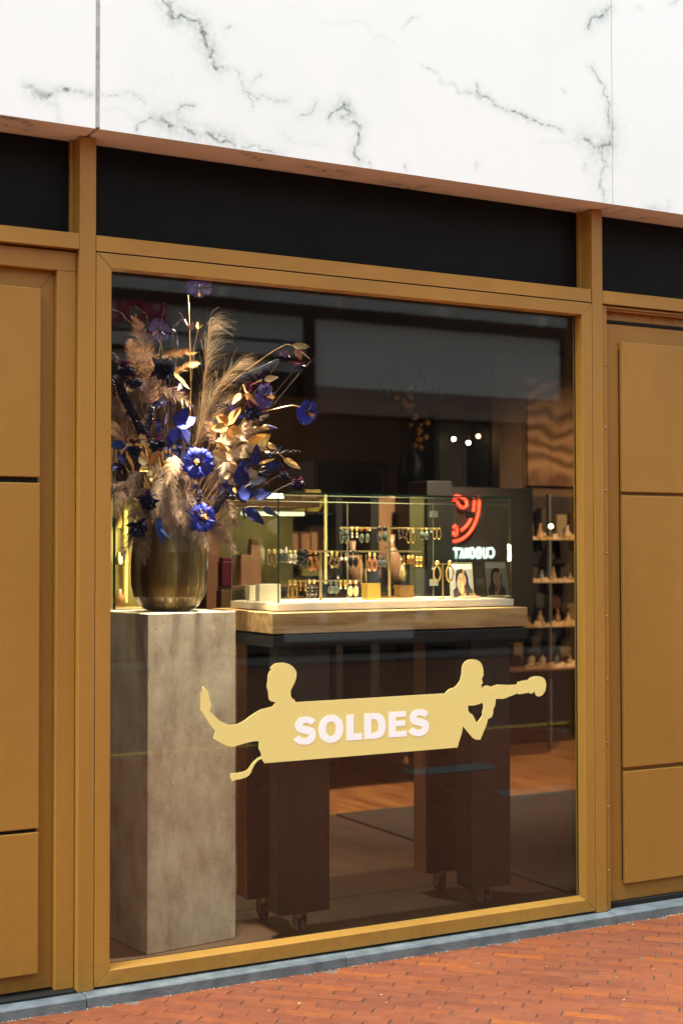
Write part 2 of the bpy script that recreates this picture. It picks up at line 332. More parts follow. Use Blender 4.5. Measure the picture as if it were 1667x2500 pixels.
# brick paving: every brick of the near pavement modelled
uu = Vector((.7071, -.7071, 0)); vv = Vector((.7071, .7071, 0))
m = MB(); PL, PW = .200, .0492; rnd = random.Random(3)
def inside(c): return -.6 < c.x < 7.6 and -5.45 < c.y < -.02
for j in range(-140, 170):
    sh = (j % 3)*PL/3 + .012*math.sin(j*1.3)
    for i in range(-60, 75):
        c = uu*(i*PL+sh)+vv*(j*PW)
        if not inside(c): continue
        far = c.y < -2.6
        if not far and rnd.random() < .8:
            qq = c+uu*PL/2; hw_ = PW/2-.003  # dark strips paint the shade inside the end joints
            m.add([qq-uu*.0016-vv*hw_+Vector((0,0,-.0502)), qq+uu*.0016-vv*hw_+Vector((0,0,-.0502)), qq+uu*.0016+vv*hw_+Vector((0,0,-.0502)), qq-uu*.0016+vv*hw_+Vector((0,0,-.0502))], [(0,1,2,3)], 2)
        L = PL/2-.0015-rnd.random()*.0007; Wd = PW/2-.0016-rnd.random()*.0007
        a = rnd.gauss(0, .006); ca, sa = math.cos(a), math.sin(a)
        z = -.048+rnd.gauss(0, .0005); tx, ty = rnd.gauss(0, .003), rnd.gauss(0, .010)
        U = uu*ca+vv*sa; V = vv*ca-uu*sa; c = c+uu*rnd.gauss(0, .0012)+vv*rnd.gauss(0, .0005)
        def P(p, q, dz): return c+U*p+V*q+Vector((0, 0, z+dz+tx*p+ty*q))
        if far:
            m.add([P(-L, -Wd, 0), P(L, -Wd, 0), P(L, Wd, 0), P(-L, Wd, 0)], [(0, 1, 2, 3)])
        else:
            b_ = .0022
            vs = []
            for lx, wy, dz in ((L-b_, Wd-b_, 0), (L, Wd, -.0022), (L, Wd, -.016)):
                vs += [P(-lx, -wy, dz), P(lx, -wy, dz), P(lx, wy, dz), P(-lx, wy, dz)]
            # knocked corners
            if rnd.random() < .25: vs[rnd.randrange(4)] += Vector((rnd.gauss(0, .003), rnd.gauss(0, .003), -.0025))
            fs = [(0, 1, 2, 3)]
            for r_ in (0, 4):
                fs += [(r_+k, r_+4+k, r_+4+(k+1) % 4, r_+(k+1) % 4) for k in range(4)]
            m.add(vs, fs)
m.box(-.7, 7.7, -5.5, .1, -.064, -.0516, m=1)
pav = tag(m.build('pavement', [BRICK, MORTAR, JSHADE]), kind='structure')
# moss in the joints: uncountable
m = MB(); rnd = random.Random(11)
for k in range(150):
    j = rnd.randrange(-40, 60); i = rnd.randrange(-10, 30)
    c = uu*(i*PL+(j % 3)*PL/3+.012*math.sin(j*1.3)+PL/2)+vv*(j*PW)
    if not (1.2 < c.x < 4.8 and -1.6 < c.y < -.1): continue
    for q in range(14):
        p = c+vv*rnd.uniform(-.02, .02)+uu*rnd.gauss(0, .0016)+Vector((0, 0, -.0505))
        h = rnd.uniform(.002, .006); w = .0016; a = rnd.random()*6.28
        d = Vector((math.cos(a), math.sin(a), 0))
        m.add([p-d*w, p+d*w, p+d*w*.3+Vector((rnd.gauss(0, .003), rnd.gauss(0, .003), h))], [(0, 1, 2)])
MOSS = mat('moss', (.13, .16, .03), .9, var=.5, vscale=90)
tag(m.build('moss', MOSS), 'tufts of green moss growing in joints of the brick pavement', 'moss', kind='stuff')
# stray litter along kerb (grit)
m = MB()
for k in range(240):
    x = rnd.uniform(1.1, 4.4); p = Vector((x, -.062-abs(rnd.gauss(0, .006)), -.047))
    m.ball(p, rnd.uniform(.0012, .0034), 5, 4, (1, 1, .6))
for k in range(26):
    p = Vector((rnd.uniform(1.4, 4.2), rnd.uniform(-1.1, -.08), -.046)); m.ball(p, rnd.uniform(.002, .005), 5, 4, (1.4, .8, .3))
GRIT = mat('grit', (.42, .36, .27), .9, var=.5, vscale=80)
tag(m.build('grit', GRIT), 'pale grit and crumbs lying along the kerb edge', 'grit', kind='stuff')
# kerb stones
ks = [(-1.2, 1.571, 'pale worn bluestone kerb stone under the left gold door'), (1.575, 2.580, 'bluestone kerb stone under the left half of the shop window'),
      (2.583, 3.866, 'bluestone kerb stone under the right half of the shop window'), (3.869, 6.2, 'bluestone kerb stone under the right gold door')]
for i, (a, b, lb) in enumerate(ks):
    m = MB(); N = 26 if i < 3 else 20; fr = -.058+(.0015 if i % 2 else -.001); rn = random.Random(i)
    top = -.010+(.001 if i % 2 else 0)
    rows = []
    for k in range(N+1):
        x = a+(b-a)*k/N; q = rn.gauss(0, .0009); q2 = rn.gauss(0, .0009)
        rows.append([Vector((x, .045, top)), Vector((x, fr+.012, top+q2*.3)), Vector((x, fr+.003+q, top-.0022)), Vector((x, fr+q*.5, top-.006)), Vector((x, fr+.001, -.12)), Vector((x, .045, -.12))])
    m.grid([r_+[r_[0]] for r_ in rows]); m.add(rows[0], [(5, 4, 3, 2, 1, 0)]); m.add(rows[-1], [(0, 1, 2, 3, 4, 5)])
    tag(m.build('kerb_stone', STONE), lb, 'kerb stone', 'kerb stones along the shopfront')
# yellow line and pale slabs far out on the street (seen in the window's reflection)
m = MB(); YEL = mat('yellow_road_paint', (.75, .52, .02), .7, vscale=20, col2=(.32, .13, .05), detail=8)
m.box(-6, 20, -5.66, -5.53, -.0505, -.0465); tag(m.build('road_line', YEL), kind='structure')
SLATE = mat('pale_stone_slab', (.11, .125, .125), .6, var=.1)
for (x0, x1, y0, y1, lb) in ((5.22, 5.92, -3.86, -3.58, 'pale grey stone slab set flush in brick street, nearer the opposite side'), (5.28, 5.95, -2.78, -2.50, 'pale grey stone slab set flush in brick street, nearer the window')):
    m = MB(); m.box(x0, x1, y0, y1, -.060, -.0415)
    tag(m.build('stone_slab', SLATE), lb, 'stone slab', 'stone slabs in the street')

# ============================================================ MARBLE FASCIA
k_ = 1667/1568
MZ0 = 2.965; MY = -.10; MH = 4.9
def jag(pl, amp, depth, rn):
    for _ in range(depth):
        out = [pl[0]]
        for a, b in zip(pl, pl[1:]):
            L = math.hypot(b[0]-a[0], b[1]-a[1]); out += [((a[0]+b[0])/2+rn.gauss(0, amp*L), (a[1]+b[1])/2+rn.gauss(0, amp*L)), b]
        pl = out
    return pl
# (points in the photo at 1568 px width, half width in metres, strength)
VE = [([(375,0),(393,22),(396,42),(440,46),(458,52),(462,75),(475,100),(488,115),(490,150),(497,160)], .012, .95),
 ([(395,5),(388,30),(400,44)], .010, .5), ([(455,50),(470,90),(482,112)], .014, .6),
 ([(497,155),(522,158)], .005, .5), ([(542,160),(556,190),(570,215),(600,220),(640,232),(660,232)], .006, .6), ([(570,215),(578,250)], .004, .5),
 ([(580,190),(600,172)], .006, .4), ([(755,272),(790,242),(805,258),(785,270)], .009, .9), ([(785,235),(800,245)], .010, .8),
 ([(808,280),(826,288),(822,330),(812,352),(825,368)], .009, .95), ([(690,265),(710,262),(726,238)], .007, .65),
 ([(312,302),(318,282),(350,272),(372,276)], .007, .7), ([(374,274),(398,290)], .015, .9), ([(412,262),(415,248),(428,240),(446,244)], .007, .8),
 ([(425,293),(446,308)], .014, .85), ([(478,306),(500,325),(540,332)], .013, .9), ([(500,318),(520,312)], .012, .6), ([(560,338),(600,345),(645,352)], .006, .6),
 ([(235,218),(280,218),(330,242)], .004, .55), ([(60,200),(85,215),(110,222),(150,205),(190,213),(219,214)], .006, .9), ([(84,214),(100,220)], .010, .9),
 ([(118,222),(135,250),(137,274)], .004, .6), ([(400,168),(350,215),(300,240)], .004, .12),
 ([(740,50),(860,85),(905,98)], .005, .16), ([(925,65),(935,52),(960,40)], .004, .4), ([(518,66),(530,60)], .006, .45),
 ([(968,150),(990,160),(1010,185),(1050,205),(1080,214)], .004, .45), ([(1093,193),(1130,232),(1170,255),(1210,272),(1260,288),(1292,302)], .006, .8),
 ([(1075,210),(1100,225),(1130,232)], .007, .4), ([(1190,262),(1215,273)], .008, .7),
 ([(1402,15),(1385,32),(1357,42),(1350,68)], .008, .9), ([(1385,34),(1370,45)], .010, .6), ([(1352,150),(1380,190),(1398,235),(1395,262),(1400,290)], .007, .75),
 ([(1340,318),(1385,335),(1400,325)], .018, .8), ([(1380,335),(1392,380),(1375,430),(1385,460)], .02, .45), ([(1395,260),(1398,330)], .02, .35), ([(1345,375),(1342,392)], .006, .5),
 ([(1290,205),(1298,215)], .004, .5), ([(1093,375),(1092,392)], .005, .4), ([(1478,478),(1500,474),(1530,482),(1535,465)], .006, .6), ([(1555,0),(1540,8)], .006, .5), ([(1460,16),(1475,22)], .005, .3),
 ([(845,372),(852,385)], .005, .6), ([(930,380),(932,390)], .005, .5), ([(640,300),(690,330),(740,330)], .012, .13), ([(240,250),(300,262)], .01, .12), ([(1240,330),(1330,300)], .012, .12)]
SV = [([(0,266),(15,270),(45,275),(72,290)], .012, 1), ([(25,272),(60,268)], .008, .9), ([(0,285),(40,292),(70,300)], .008, .6), ([(560,352),(605,370)], .008, .7), ([(700,380),(760,392),(805,398)], .01, .9), ([(745,402),(800,402)], .006, .8),
 ([(878,416),(905,422),(978,428)], .009, 1), ([(890,425),(915,424)], .007, .9), ([(1000,440),(1035,444)], .006, .6), ([(1085,455),(1105,452)], .006, .6), ([(1350,482),(1395,478)], .01, .9), ([(1410,488),(1440,482)], .008, .8), ([(1470,500),(1520,505)], .007, .6), ([(1250,470),(1330,480)], .01, .4)]
rn = random.Random(5); FR, SO = [], []
for pl, w, s_ in VE: FR.append((np.array([[p.x, p.z] for p in [at(a*k_, b*k_, MY) for a, b in jag(pl, .13, 3, rn)]]), w, s_))
for pl, w, s_ in SV: SO.append((np.array([[p.x, p.y] for p in [onz(a*k_, b*k_, MZ0) for a, b in jag(pl, .05, 2, rn)]]), w, s_))
def field(X, Y, lines):
    V = np.zeros_like(X)
    for pts, w, s_ in lines:
        lo = pts.min(0)-w*6; hi = pts.max(0)+w*6
        msk = (X > lo[0]) & (X < hi[0]) & (Y > lo[1]) & (Y < hi[1])
        if not msk.any(): continue
        x = X[msk]; y = Y[msk]; d = np.full(x.shape, 9.)
        for (ax, ay), (bx_, by) in zip(pts, pts[1:]):
            dx, dy = bx_-ax, by-ay; L = dx*dx+dy*dy+1e-9
            t = np.clip(((x-ax)*dx+(y-ay)*dy)/L, 0, 1); d = np.minimum(d, np.hypot(x-ax-t*dx, y-ay-t*dy))
        v = s_*(.72*np.exp(-(d/(w*.30))**2)+.30*np.exp(-(d/(w*2.4))**1.3))
        V[msk] = 1-(1-V[msk])*(1-np.clip(v, 0, 1))
    return V
def marble_panel(x0, x1, lb, st):
    nx = int((x1-x0)/st); nz = int(1.2/st); ny = 16
    xs = np.linspace(x0, x1, nx); prof = [(.25, MZ0)]+[(.25-(.35)*k/ny, MZ0) for k in range(1, ny)]+[(MY, MZ0)]
    prof += [(MY, MZ0+1.2*k/nz) for k in range(1, nz+1)]+[(MY, MH), (.25, MH)]
    pf = np.array(prof); n = len(pf)
    X = np.repeat(xs, n); Yv = np.tile(pf[:, 0], nx); Z = np.tile(pf[:, 1], nx)
    co = np.stack([X, Yv, Z], 1)
    i, j = np.meshgrid(np.arange(nx-1), np.arange(n-1), indexing='ij'); a = (i*n+j).ravel()
    faces = np.stack([a, a+n, a+n+1, a+1], 1)
    me = bpy.data.meshes.new('marble_panel'); org = Vector(((x0+x1)/2, 0, MZ0))
    co = co-np.array(org)
    me.from_pydata(co.tolist(), [], faces.tolist()+[list(range(n)), [ (nx-1)*n+q for q in range(n)][::-1]])
    V = np.where(Yv <= MY+1e-6, field(X, Z, FR), field(X, Yv, SO))
    A = me.attributes.new('vein', 'FLOAT', 'POINT'); A.data.foreach_set('value', V.astype(np.float32))
    me.materials.append(MARBLE); me.update()
    o = bpy.data.objects.new('marble_panel', me); COL.objects.link(o); o.location = org
    return tag(o, lb, 'cladding panel', 'marble cladding panels above the shopfront')
marble_panel(-.66, 1.580, 'white grey-veined marble cladding panel above the left gold door', .012)
marble_panel(1.596, 3.8375, 'wide white grey-veined marble cladding panel above the shop window', .0055)
marble_panel(3.8415, 6.1, 'white marble cladding panel above the right gold door', .012)
for x0, x1, lb in ((1.5805, 1.5955, 'wide grey joint strip between left and middle marble panels'), (3.8378, 3.8412, 'thin grey joint strip between middle and right marble panels')):
    m = MB(); m.box(x0, x1, MY+.0012, .2, MZ0+.006, MH-.01)
    tag(m.build('joint_strip', GREYJOINT), lb, 'joint strip', 'joint strips of the marble cladding')
# plain wall above and building body behind the cladding (light tight)
UPW = mat('upper_wall', (.5, .49, .47), .8, var=.1)
m = MB(); m.box(-.7, 10.5, .26, .5, 3.12, 7); tag(m.build('upper_wall', UPW), 'pale upper wall of the shop building behind the marble', 'wall')

# ============================================================ SHOPFRONT
for x0, x1, lb in ((-.6, 1.557, 'matt black fascia panel above the left gold door'), (1.618, 3.801, 'long matt black fascia panel above the shop window'), (3.863, 6.1, 'matt black fascia panel above the right gold door')):
    m = MB(); m.box(x0, x1, .09, .12, 2.60, 2.963)
    tag(m.build('fascia_panel', BLACK), lb, 'fascia panel', 'black fascia panels')
for x0, x1, lb in ((1.558, 1.6175, 'gold post between left door and shop window'), (3.8065, 3.8625, 'gold post between shop window and right door')):
    t = thing('gold_post', lb, 'post', ((x0+x1)/2, 0, -.009), 'gold shopfront posts')
    z1 = MZ0-.002
    bx('post_body', GOLD, t, x0, x1, 0, .13, -.009, z1, bev=.0025)
    bx('side_flange', GOLD, t, x0-.012, x0, .068, .13, 2.62, z1, bev=.002)
    if x0 > 3:
        bx('side_strip', GOLD, t, 3.8625, 3.893, .012, .09, -.009, 2.56, bev=.002)
        for k in range(9):
            m = MB(); m.ball((3.880, .010, .16+k*.268), .0042, 8, 5); m.build('screw', MATS.get('screw_gold') or mat('screw_gold', (.5, .32, .14), .35), t, smooth=True)
        
# transoms
for x0, x1, lb in ((-.6, 1.5565, 'gold transom beam above the left door'), (1.6185, 3.8005, 'gold transom beam above the shop window'), (3.8635, 6.1, 'gold transom beam above the right door')):
    m = MB(); rr_ = random.Random(int(x0*10)+9); N = 60
    rows = []
    for k in range(N+1):
        x = x0+(x1-x0)*k/N; e = max(0, rr_.gauss(0, .0012))
        rows.append([Vector((x, 0.0, 2.5645)), Vector((x, .0, 2.617)), Vector((x, .003, 2.6195)), Vector((x, .0885, 2.621+e)), Vector((x, .0885, 2.5645))])
    m.grid([r_+[r_[0]] for r_ in rows]); m.add(rows[0], [(0, 1, 2, 3, 4)]); m.add(rows[-1], [(4, 3, 2, 1, 0)])
    tag(m.build('transom_beam', GOLD), lb, 'beam', 'gold transom beams')
    m = MB()   # ragged sealant line
    for k in range(int((x1-x0)/.006)):
        x = x0+k*.006; h = .001+.004*max(0, noise.noise((x*6, 1, 2)))+rr_.random()*.0012
        m.add([(x, .0885, 2.6205), (x+.006, .0885, 2.6205), (x+.006, .0885, 2.6215+h), (x, .0885, 2.6215+h)], [(0, 1, 2, 3)])
    tag(m.build('sealant_line', mat('sealant', (.28, .2, .12), .8, var=.4, vscale=60)), 'ragged brown sealant line on top of'+lb.replace('gold', ' the gold').replace('beam ', 'beam '), 'sealant', 'sealant lines')
# shop window
OX0, OX1, OZ0, OZ1 = 1.6195, 3.8045, 0.0, 2.5595
IX0, IX1, IZ0, IZ1 = 1.675, 3.752, .052, 2.5075
GY = .052
win = thing('shop_window', 'large gold-framed shop window with a banner sticker on its pane', 'window', ((OX0+OX1)/2, 0, 0))
g = .0006
def member(name, a, b, c, d, a2, b2, drop=0):   # a,b outer pts; c,d inner pts (x,z) ; c->b2.. inner edge at the glass
    m = MB(); F3 = lambda p, y: Vector((p[0], y, p[1]))
    vs = [F3(a, 0), F3(b, 0), F3(c, 0), F3(d, 0), F3(a, .066), F3(b, .066), F3((b2[0], b2[1]-drop), .066), F3((a2[0], a2[1]-drop), .066), F3(b2, GY-.001), F3(a2, GY-.001)]
    m.add(vs, [(0, 1, 2, 3), (4, 7, 6, 5), (0, 4, 5, 1), (3, 2, 8, 9), (9, 8, 6, 7), (0, 3, 9, 7, 4), (1, 5, 6, 8, 2)])
    o = m.build(name, GOLD, win, bev=.0022); return o
sl_ = .010
member('top_rail', (OX0+g, OZ1), (OX1-g, OZ1), (IX1-g, IZ1), (IX0+g, IZ1), (IX0+g, IZ1-.001), (IX1-g, IZ1-.001))
member('bottom_rail', (OX0+g, OZ0), (OX1-g, OZ0), (IX1-g, IZ0), (IX0+g, IZ0), (IX0+g, IZ0+sl_), (IX1-g, IZ0+sl_), drop=.03)
member('stile', (OX0, OZ0+g), (OX0, OZ1-g), (IX0, IZ1-g), (IX0, IZ0+g), (IX0, IZ0+g), (IX0, IZ1-g))
member('stile', (OX1, OZ0+g), (OX1, OZ1-g), (IX1, IZ1-g), (IX1, IZ0+g), (IX1, IZ0+g), (IX1, IZ1-g))
pane = bx('pane', SHOPGLASS, win, IX0-.01, IX1+.01, GY, GY+.012, IZ0-.0, IZ1+.01)
m = MB(); gk = mat('black_gasket', (.006, .006, .006), .6)
y0, y1 = GY-.0035, GY-.0002
m.box(IX1-.0045, IX1-.0003, y0, y1, IZ0+.012, IZ1-.002); m.box(IX0+.0003, IX0+.003, y0, y1, IZ0+.012, IZ1-.002)
m.box(IX0+.003, IX1-.0045, y0, y1, IZ1-.004, IZ1-.0015); m.box(IX0+.003, IX1-.0045, y0, y1, IZ0+sl_+.0003, IZ0+sl_+.0012)
m.build('gasket', gk, win)
m = MB(); m.box(OX0-.0016, OX0-.0003, .002, .06, 0, OZ1); m.box(OX1+.0003, OX1+.0016, .002, .06, 0, OZ1)
m.box(OX0, OX1, .004, .06, OZ1+.0005, OZ1+.0045); m.build('shadow_gap', DARKGAP, win)

# the sticker
def cA(x, y): return (480+x/5.227, 1600+y/5.227)
def cB(x, y): return (1060+x/5.227, 1590+y/5.227)
def cL(x, y): return (700+x/4.126, 1700+y/4.126)
LFT = [(1262,597),(1248,575),(1235,555),(1213,550),(1203,525),(1196,490),(1197,455),(1207,425),(1228,385),(1248,345),(1262,305),(1270,260),(1270,220),(1258,185),(1220,140),(1180,113),(1130,96),(1070,92),(1010,100),(965,125),(935,165),(950,178),(925,210),(908,250),(903,330),(892,390),(903,440),(912,480),(918,550),(932,578),(970,592),(1005,597),(985,628),(967,652),(900,668),(860,678),(820,690),(780,710),(740,735),(660,790),(600,835),(545,867),(500,882),(450,886),(425,890),(370,870),(300,840),(250,795),(200,745),(162,710),(180,665),(185,620),(175,590),(165,575),(155,510),(140,460),(122,428),(110,430),(90,393),(65,410),(71,508),(62,508),(56,460),(47,460),(47,700),(90,750),(140,840),(190,910),(235,965),(220,1020),(210,1055),(260,1090),(340,1135),(390,1155),(440,1164),(500,1155),(600,1125),(700,1100),(740,1094),(793,1095),(790,1190),(815,1240),(825,1285),(770,1315),(710,1370),(670,1430),(645,1460),(610,1480),(530,1497),(440,1508),(428,1530),(432,1575),(455,1608),(490,1588),(560,1578),(630,1555),(665,1530),(690,1495),(710,1445),(735,1395),(775,1345),(825,1318),(845,1350),(865,1375)]
RGT = [(290,1227),(310,1150),(325,1105),(340,1060),(352,1000),(358,955),(420,1030),(480,1100),(505,1118),(530,1127),(580,1128),(620,1030),(655,950),(678,862),(720,845),(732,820),(742,790),(745,735),(765,700),(774,655),(776,607),(885,605),(945,580),(1060,535),(1068,550),(1200,527),(1230,545),(1270,510),(1285,555),(1300,570),(1325,578),(1370,560),(1405,510),(1420,440),(1410,375),(1390,343),(1360,325),(1310,316),(1260,320),(1220,335),(1185,368),(1150,370),(1095,380),(1090,387),(1052,390),(1052,423),(950,430),(800,423),(712,453),(695,442),(665,436),(640,440),(615,455),(595,478),(587,465),(598,455),(592,420),(610,412),(608,390),(597,352),(620,305),(620,250),(610,200),(598,165),(575,132),(530,107),(470,100),(420,110),(385,135),(360,168),(347,205),(340,290),(325,365),(285,430),(240,467),(210,472),(185,482),(160,503),(130,537)]
HOLE = [(425,690),(480,693),(540,682),(607,655),(613,675),(620,690),(618,740),(603,780),(610,815),(580,860),(560,885),(538,912),(522,892),(510,865),(490,822),(470,800),(440,782),(427,760),(424,735)]
def w2(pp, Y): p = at(pp[0], pp[1], Y); return (p.x, p.z)
YD = GY-.0008
outl = [w2(cA(*p), YD) for p in LFT]+[w2(cB(*p), YD) for p in RGT]; hole = [w2(cB(*p), YD) for p in HOLE]
m = MB(); m.prism([outl, hole], lambda a, b: Vector((a, YD-.0032, b)), lambda a, b: Vector((a, YD, b)), m=0)
banner = m.build('banner_sticker', DECAL, origin=(2.7, YD, .7))
tag(banner, 'pale gold banner sticker on the window pane, two figure silhouettes, reading SOLDES in white', 'sticker')
S1 = [(292,245),(270,226),(240,211),(200,204),(160,208),(122,222),(96,250),(84,280),(83,305),(92,335),(107,354),(135,368),(170,376),(205,383),(218,390),(222,399),(214,412),(195,420),(165,421),(140,411),(122,393),(65,438),(90,464),(120,480),(160,488),(205,486),(245,472),(275,447),(290,415),(293,385),(290,358),(280,336),(258,318),(225,306),(190,302),(165,296),(158,288),(163,277),(182,270),(205,269),(228,277),(245,291)]
def ell(cx, cy, rx, ry, n=36, e=.92): return [(cx+rx*math.copysign(abs(math.cos(a))**e, math.cos(a)), cy+ry*math.copysign(abs(math.sin(a))**e, math.sin(a))-.055*rx*math.cos(a)) for a in [2*math.pi*i/n for i in range(n)]]
LET = [[S1], [ell(445, 328, 124, 141), ell(445, 328, 51, 74)], [[(600,187),(673,183),(673,377),(760,371),(760,437),(600,447)]],
       [[(780,176),(850,171),(900,169),(935,175),(962,192),(982,222),(993,260),(995,300),(990,345),(977,378),(958,402),(930,419),(895,427),(780,434)], [(850,232),(885,230),(902,238),(915,258),(924,295),(922,325),(913,348),(900,362),(880,368),(850,370)]],
       [[(1025,160),(1198,149),(1198,206),(1096,213),(1096,248),(1192,242),(1192,297),(1096,304),(1096,355),(1208,347),(1208,403),(1025,415)]],
       [[(1220+(x-65)*.921, 130+(y-204)*.961) for x, y in S1]]]
YL = YD-.0034
for lps in LET:
    m = MB(); m.prism([[w2(cL(*p), YL) for p in lp] for lp in lps], lambda a, b: Vector((a, YL-.0008, b)), lambda a, b: Vector((a, YL, b)))
    m.build('letter', WHITE, banner)

# left door
t = thing('gold_door', 'gold panelled door left of the shop window', 'door', (.9, .03, 0), 'gold panelled doors')
m = MB(); X0, X1 = .30, 1.5565
m.box(1.4875, X1, .030, .12, .0, 2.488); m.box(X0, .37, .030, .12, .0, 2.488); m.box(X0, X1, .030, .12, 2.488, 2.558)
m.build('door_frame', GOLDD, t, bev=.003)
m = MB(); m.box(.370, 1.4865, .064, .10, .006, 2.487); m.build('door_leaf', GOLDD, t)
for z0, z1 in ((.068, .548), (.561, 1.745), (1.765, 2.420)):
    bx('board', GOLDD, t, .43, 1.4305, .030, .063, z0, z1, bev=.003)
bx('board_gap', DARKGAP, t, .44, 1.425, .045, .0635, .548, .561); bx('board_gap', DARKGAP, t, .44, 1.425, .045, .0635, 1.745, 1.765)
bx('mitre_groove', DARKGAP, t, -.0006, .0006, .0632, .0642, 0, .083, M=Matrix.Translation((1.4305, 0, 2.42)) @ Matrix.Rotation(R(40), 4, 'Y'))
m = MB(); m.box(-.6, .298, .03, .12, 0, 2.558); tag(m.build('gold_wall_panel', GOLDD, bev=.003), 'plain gold wall panel left of the left door', 'wall panel')
m = MB(); m.box(-.55, 1.5565, -.0, .10, -.0085, -.001); tag(m.build('threshold_shadow', DARKGAP), 'black strip painted as shade of the gap under the left gold door', 'gap_shade')  # dark strip stands in for the shade in the gap under the door
# right door
t = thing('gold_door', 'gold panelled door right of the shop window', 'door', (4.5, .03, 0), 'gold panelled doors')
m = MB(); m.box(3.8935, 5.3, .015, .12, 2.549, 2.559); m.box(3.8935, 5.3, .024, .12, 2.541, 2.5485); m.box(5.24, 5.3, .02, .12, 0, 2.54)
m.build('door_frame', GOLDD, t, bev=.002)
bx('head_plate', GOLDD, t, 3.895, 5.24, .056, .11, 2.506, 2.5405, bev=.002)
m = MB()
for k in range(5): m.tube([(3.955+k*.115, .040, 2.535), (3.955+k*.115, .040, 2.518)], .0035, 8)
m.build('bolts', GOLDD, t)
bx('dark_slot', DARKGAP, t, 3.895, 5.24, .05, .11, 2.492, 2.5055)
bx('door_leaf', GOLDD, t, 3.8965, 5.235, .052, .10, .012, 2.490, bev=.003)
for z0, z1 in ((.086, .563), (.580, 1.748), (1.763, 2.413)):
    bx('board', GOLDD, t, 3.988, 5.15, .030, .0515, z0, z1, bev=.003)
bx('board_gap', DARKGAP, t, 3.9855, 3.9873, .046, .0517, .1, 2.38)
bx('gap_shade', DARKGAP, t, 3.8965, 5.235, .03, .09, -.009, .011)  # dark strip painted as the shade of the gap below the leaf
m = MB(); m.box(5.302, 6.1, .03, .12, -.009, 2.558); tag(m.build('gold_wall_panel', GOLDD, bev=.003), 'plain gold wall panel right of the right door', 'wall panel')

# ============================================================ SHOP ROOM
def room(name, mt, *b):
    m = MB(); m.box(*b); return m.build(name, mt)
WALLB = mat('brown_wall', (.11, .052, .017), .7, var=.3, vscale=2)
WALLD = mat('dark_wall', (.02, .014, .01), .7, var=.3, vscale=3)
CEIL = mat('dark_ceiling', (.03, .022, .016), .8, var=.2)
RX0, RX1, RY1, RH = .6, 10.4, 8.2, 3.10
o = room('wood_floor', FLOORW, RX0, RX1, 2.472, RY1, -.1, 0); tag(o, kind='structure')
o = room('tile_floor', TILE, RX0, RX1, .102, 2.470, -.1, 0); tag(o, kind='structure')
tag(room('back_wall', WALLB, RX0, RX1, RY1, RY1+.1, 0, RH), 'brown back wall of the shop', 'wall')
tag(room('side_wall', WALLD, RX0-.1, RX0, .12, RY1, 0, RH), 'dark side wall at the left of the shop', 'wall')
tag(room('side_wall', WALLD, RX1, RX1+.1, .12, RY1, 0, RH), 'dark side wall at the right of the shop', 'wall')
tag(room('ceiling', CEIL, RX0-.1, RX1+.1, .12, RY1+.1, RH, RH+.1), kind='structure')
tag(room('inner_wall', WALLD, RX0, 1.60, .125, .2, 0, RH), 'dark inner wall behind the left gold door', 'wall')
tag(room('inner_wall', WALLD, 3.87, RX1, .125, .2, 0, RH), 'dark inner wall behind the right gold door', 'wall')
tag(room('inner_lintel', WALLD, 1.60, 3.87, .125, .2, 2.56, RH), 'dark lintel above the window inside the shop', 'lintel')
m = MB()   # tile seams as thin grooves
for y in (.72, 1.3, 1.88): m.box(1.2, 3.88, y, y+.004, .0005, .0012)
for i, y in enumerate((.1, .72, 1.3, 1.88)):
    for x in (1.6, 2.5, 3.4): m.box(x+.35*(i % 2), x+.35*(i % 2)+.004, y+.01, y+.56, .0005, .0012)
tag(m.build('tile_seams', mat('seam', (.02, .012, .008), .9)), kind='structure')
m = MB(); m.box(3.885, 7.2, .30, 2.44, .001, .012); tag(m.build('door_mat', MATM), 'large dark coir mat on the floor right of the table', 'mat')

KL = .68
def spot_on(tgt, loc, energy, ang, blend=.6, col=(1, .80, .55), r=.03, parent=None):
    ld = bpy.data.lights.new('spot_light', 'SPOT'); ld.energy = energy*KL; ld.spot_size = R(ang); ld.spot_blend = 1.0; ld.color = col; ld.shadow_soft_size = r
    o = bpy.data.objects.new('spot_lamp', ld); COL.objects.link(o); loc = Vector(loc)
    o.rotation_euler = (Vector(tgt)-loc).to_track_quat('-Z', 'Y').to_euler()
    if parent: o.parent = parent; o.location = loc-ORG[parent]
    else: o.location = loc
FIX = mat('black_fixture', (.01, .01, .01), .4)
def glow_at(loc, e, parent, col=(1, .85, .4)):
    ld = bpy.data.lights.new('tube_light', 'POINT'); ld.energy = e*KL; ld.color = col; ld.shadow_soft_size = .05
    o = bpy.data.objects.new('tube_lamp', ld); COL.objects.link(o); o.parent = parent; o.location = Vector(loc)-ORG[parent]
def fixture(loc, tgt, energy, ang, lb, col=(1, .80, .55), r=.03, glow=4):
    loc = Vector(loc); t = thing('spotlight', lb, 'spotlight', (loc.x, loc.y, RH), 'ceiling spotlights')
    d = (Vector(tgt)-loc).normalized(); m = MB()
    m.tube([loc-d*.11, loc], .035, 14, cap=True); m.build('lamp_can', FIX, t, smooth=False)
    m = MB(); m.tube([(loc.x, loc.y, RH), loc-d*.055], .008, 8); m.build('arm', FIX, t)
    m = MB(); m.tube([loc+d*.001, loc+d*.004], .03, 14)
    nm = 'lamp_glow_%d' % glow
    mt = MATS.get(nm) or mat(nm, (1, .78, .5), emit=glow); m.build('lens', mt, t)
    spot_on(tgt, loc+d*.03, energy, ang, col=col, r=r, parent=t)
BC = Vector((2.15, .48, 1.9))
fixture((3.0, 1.25, 2.95), (2.18, .45, 2.0), 285, 50, 'black ceiling spotlight lighting the bouquet from behind right', col=(1, .84, .64))
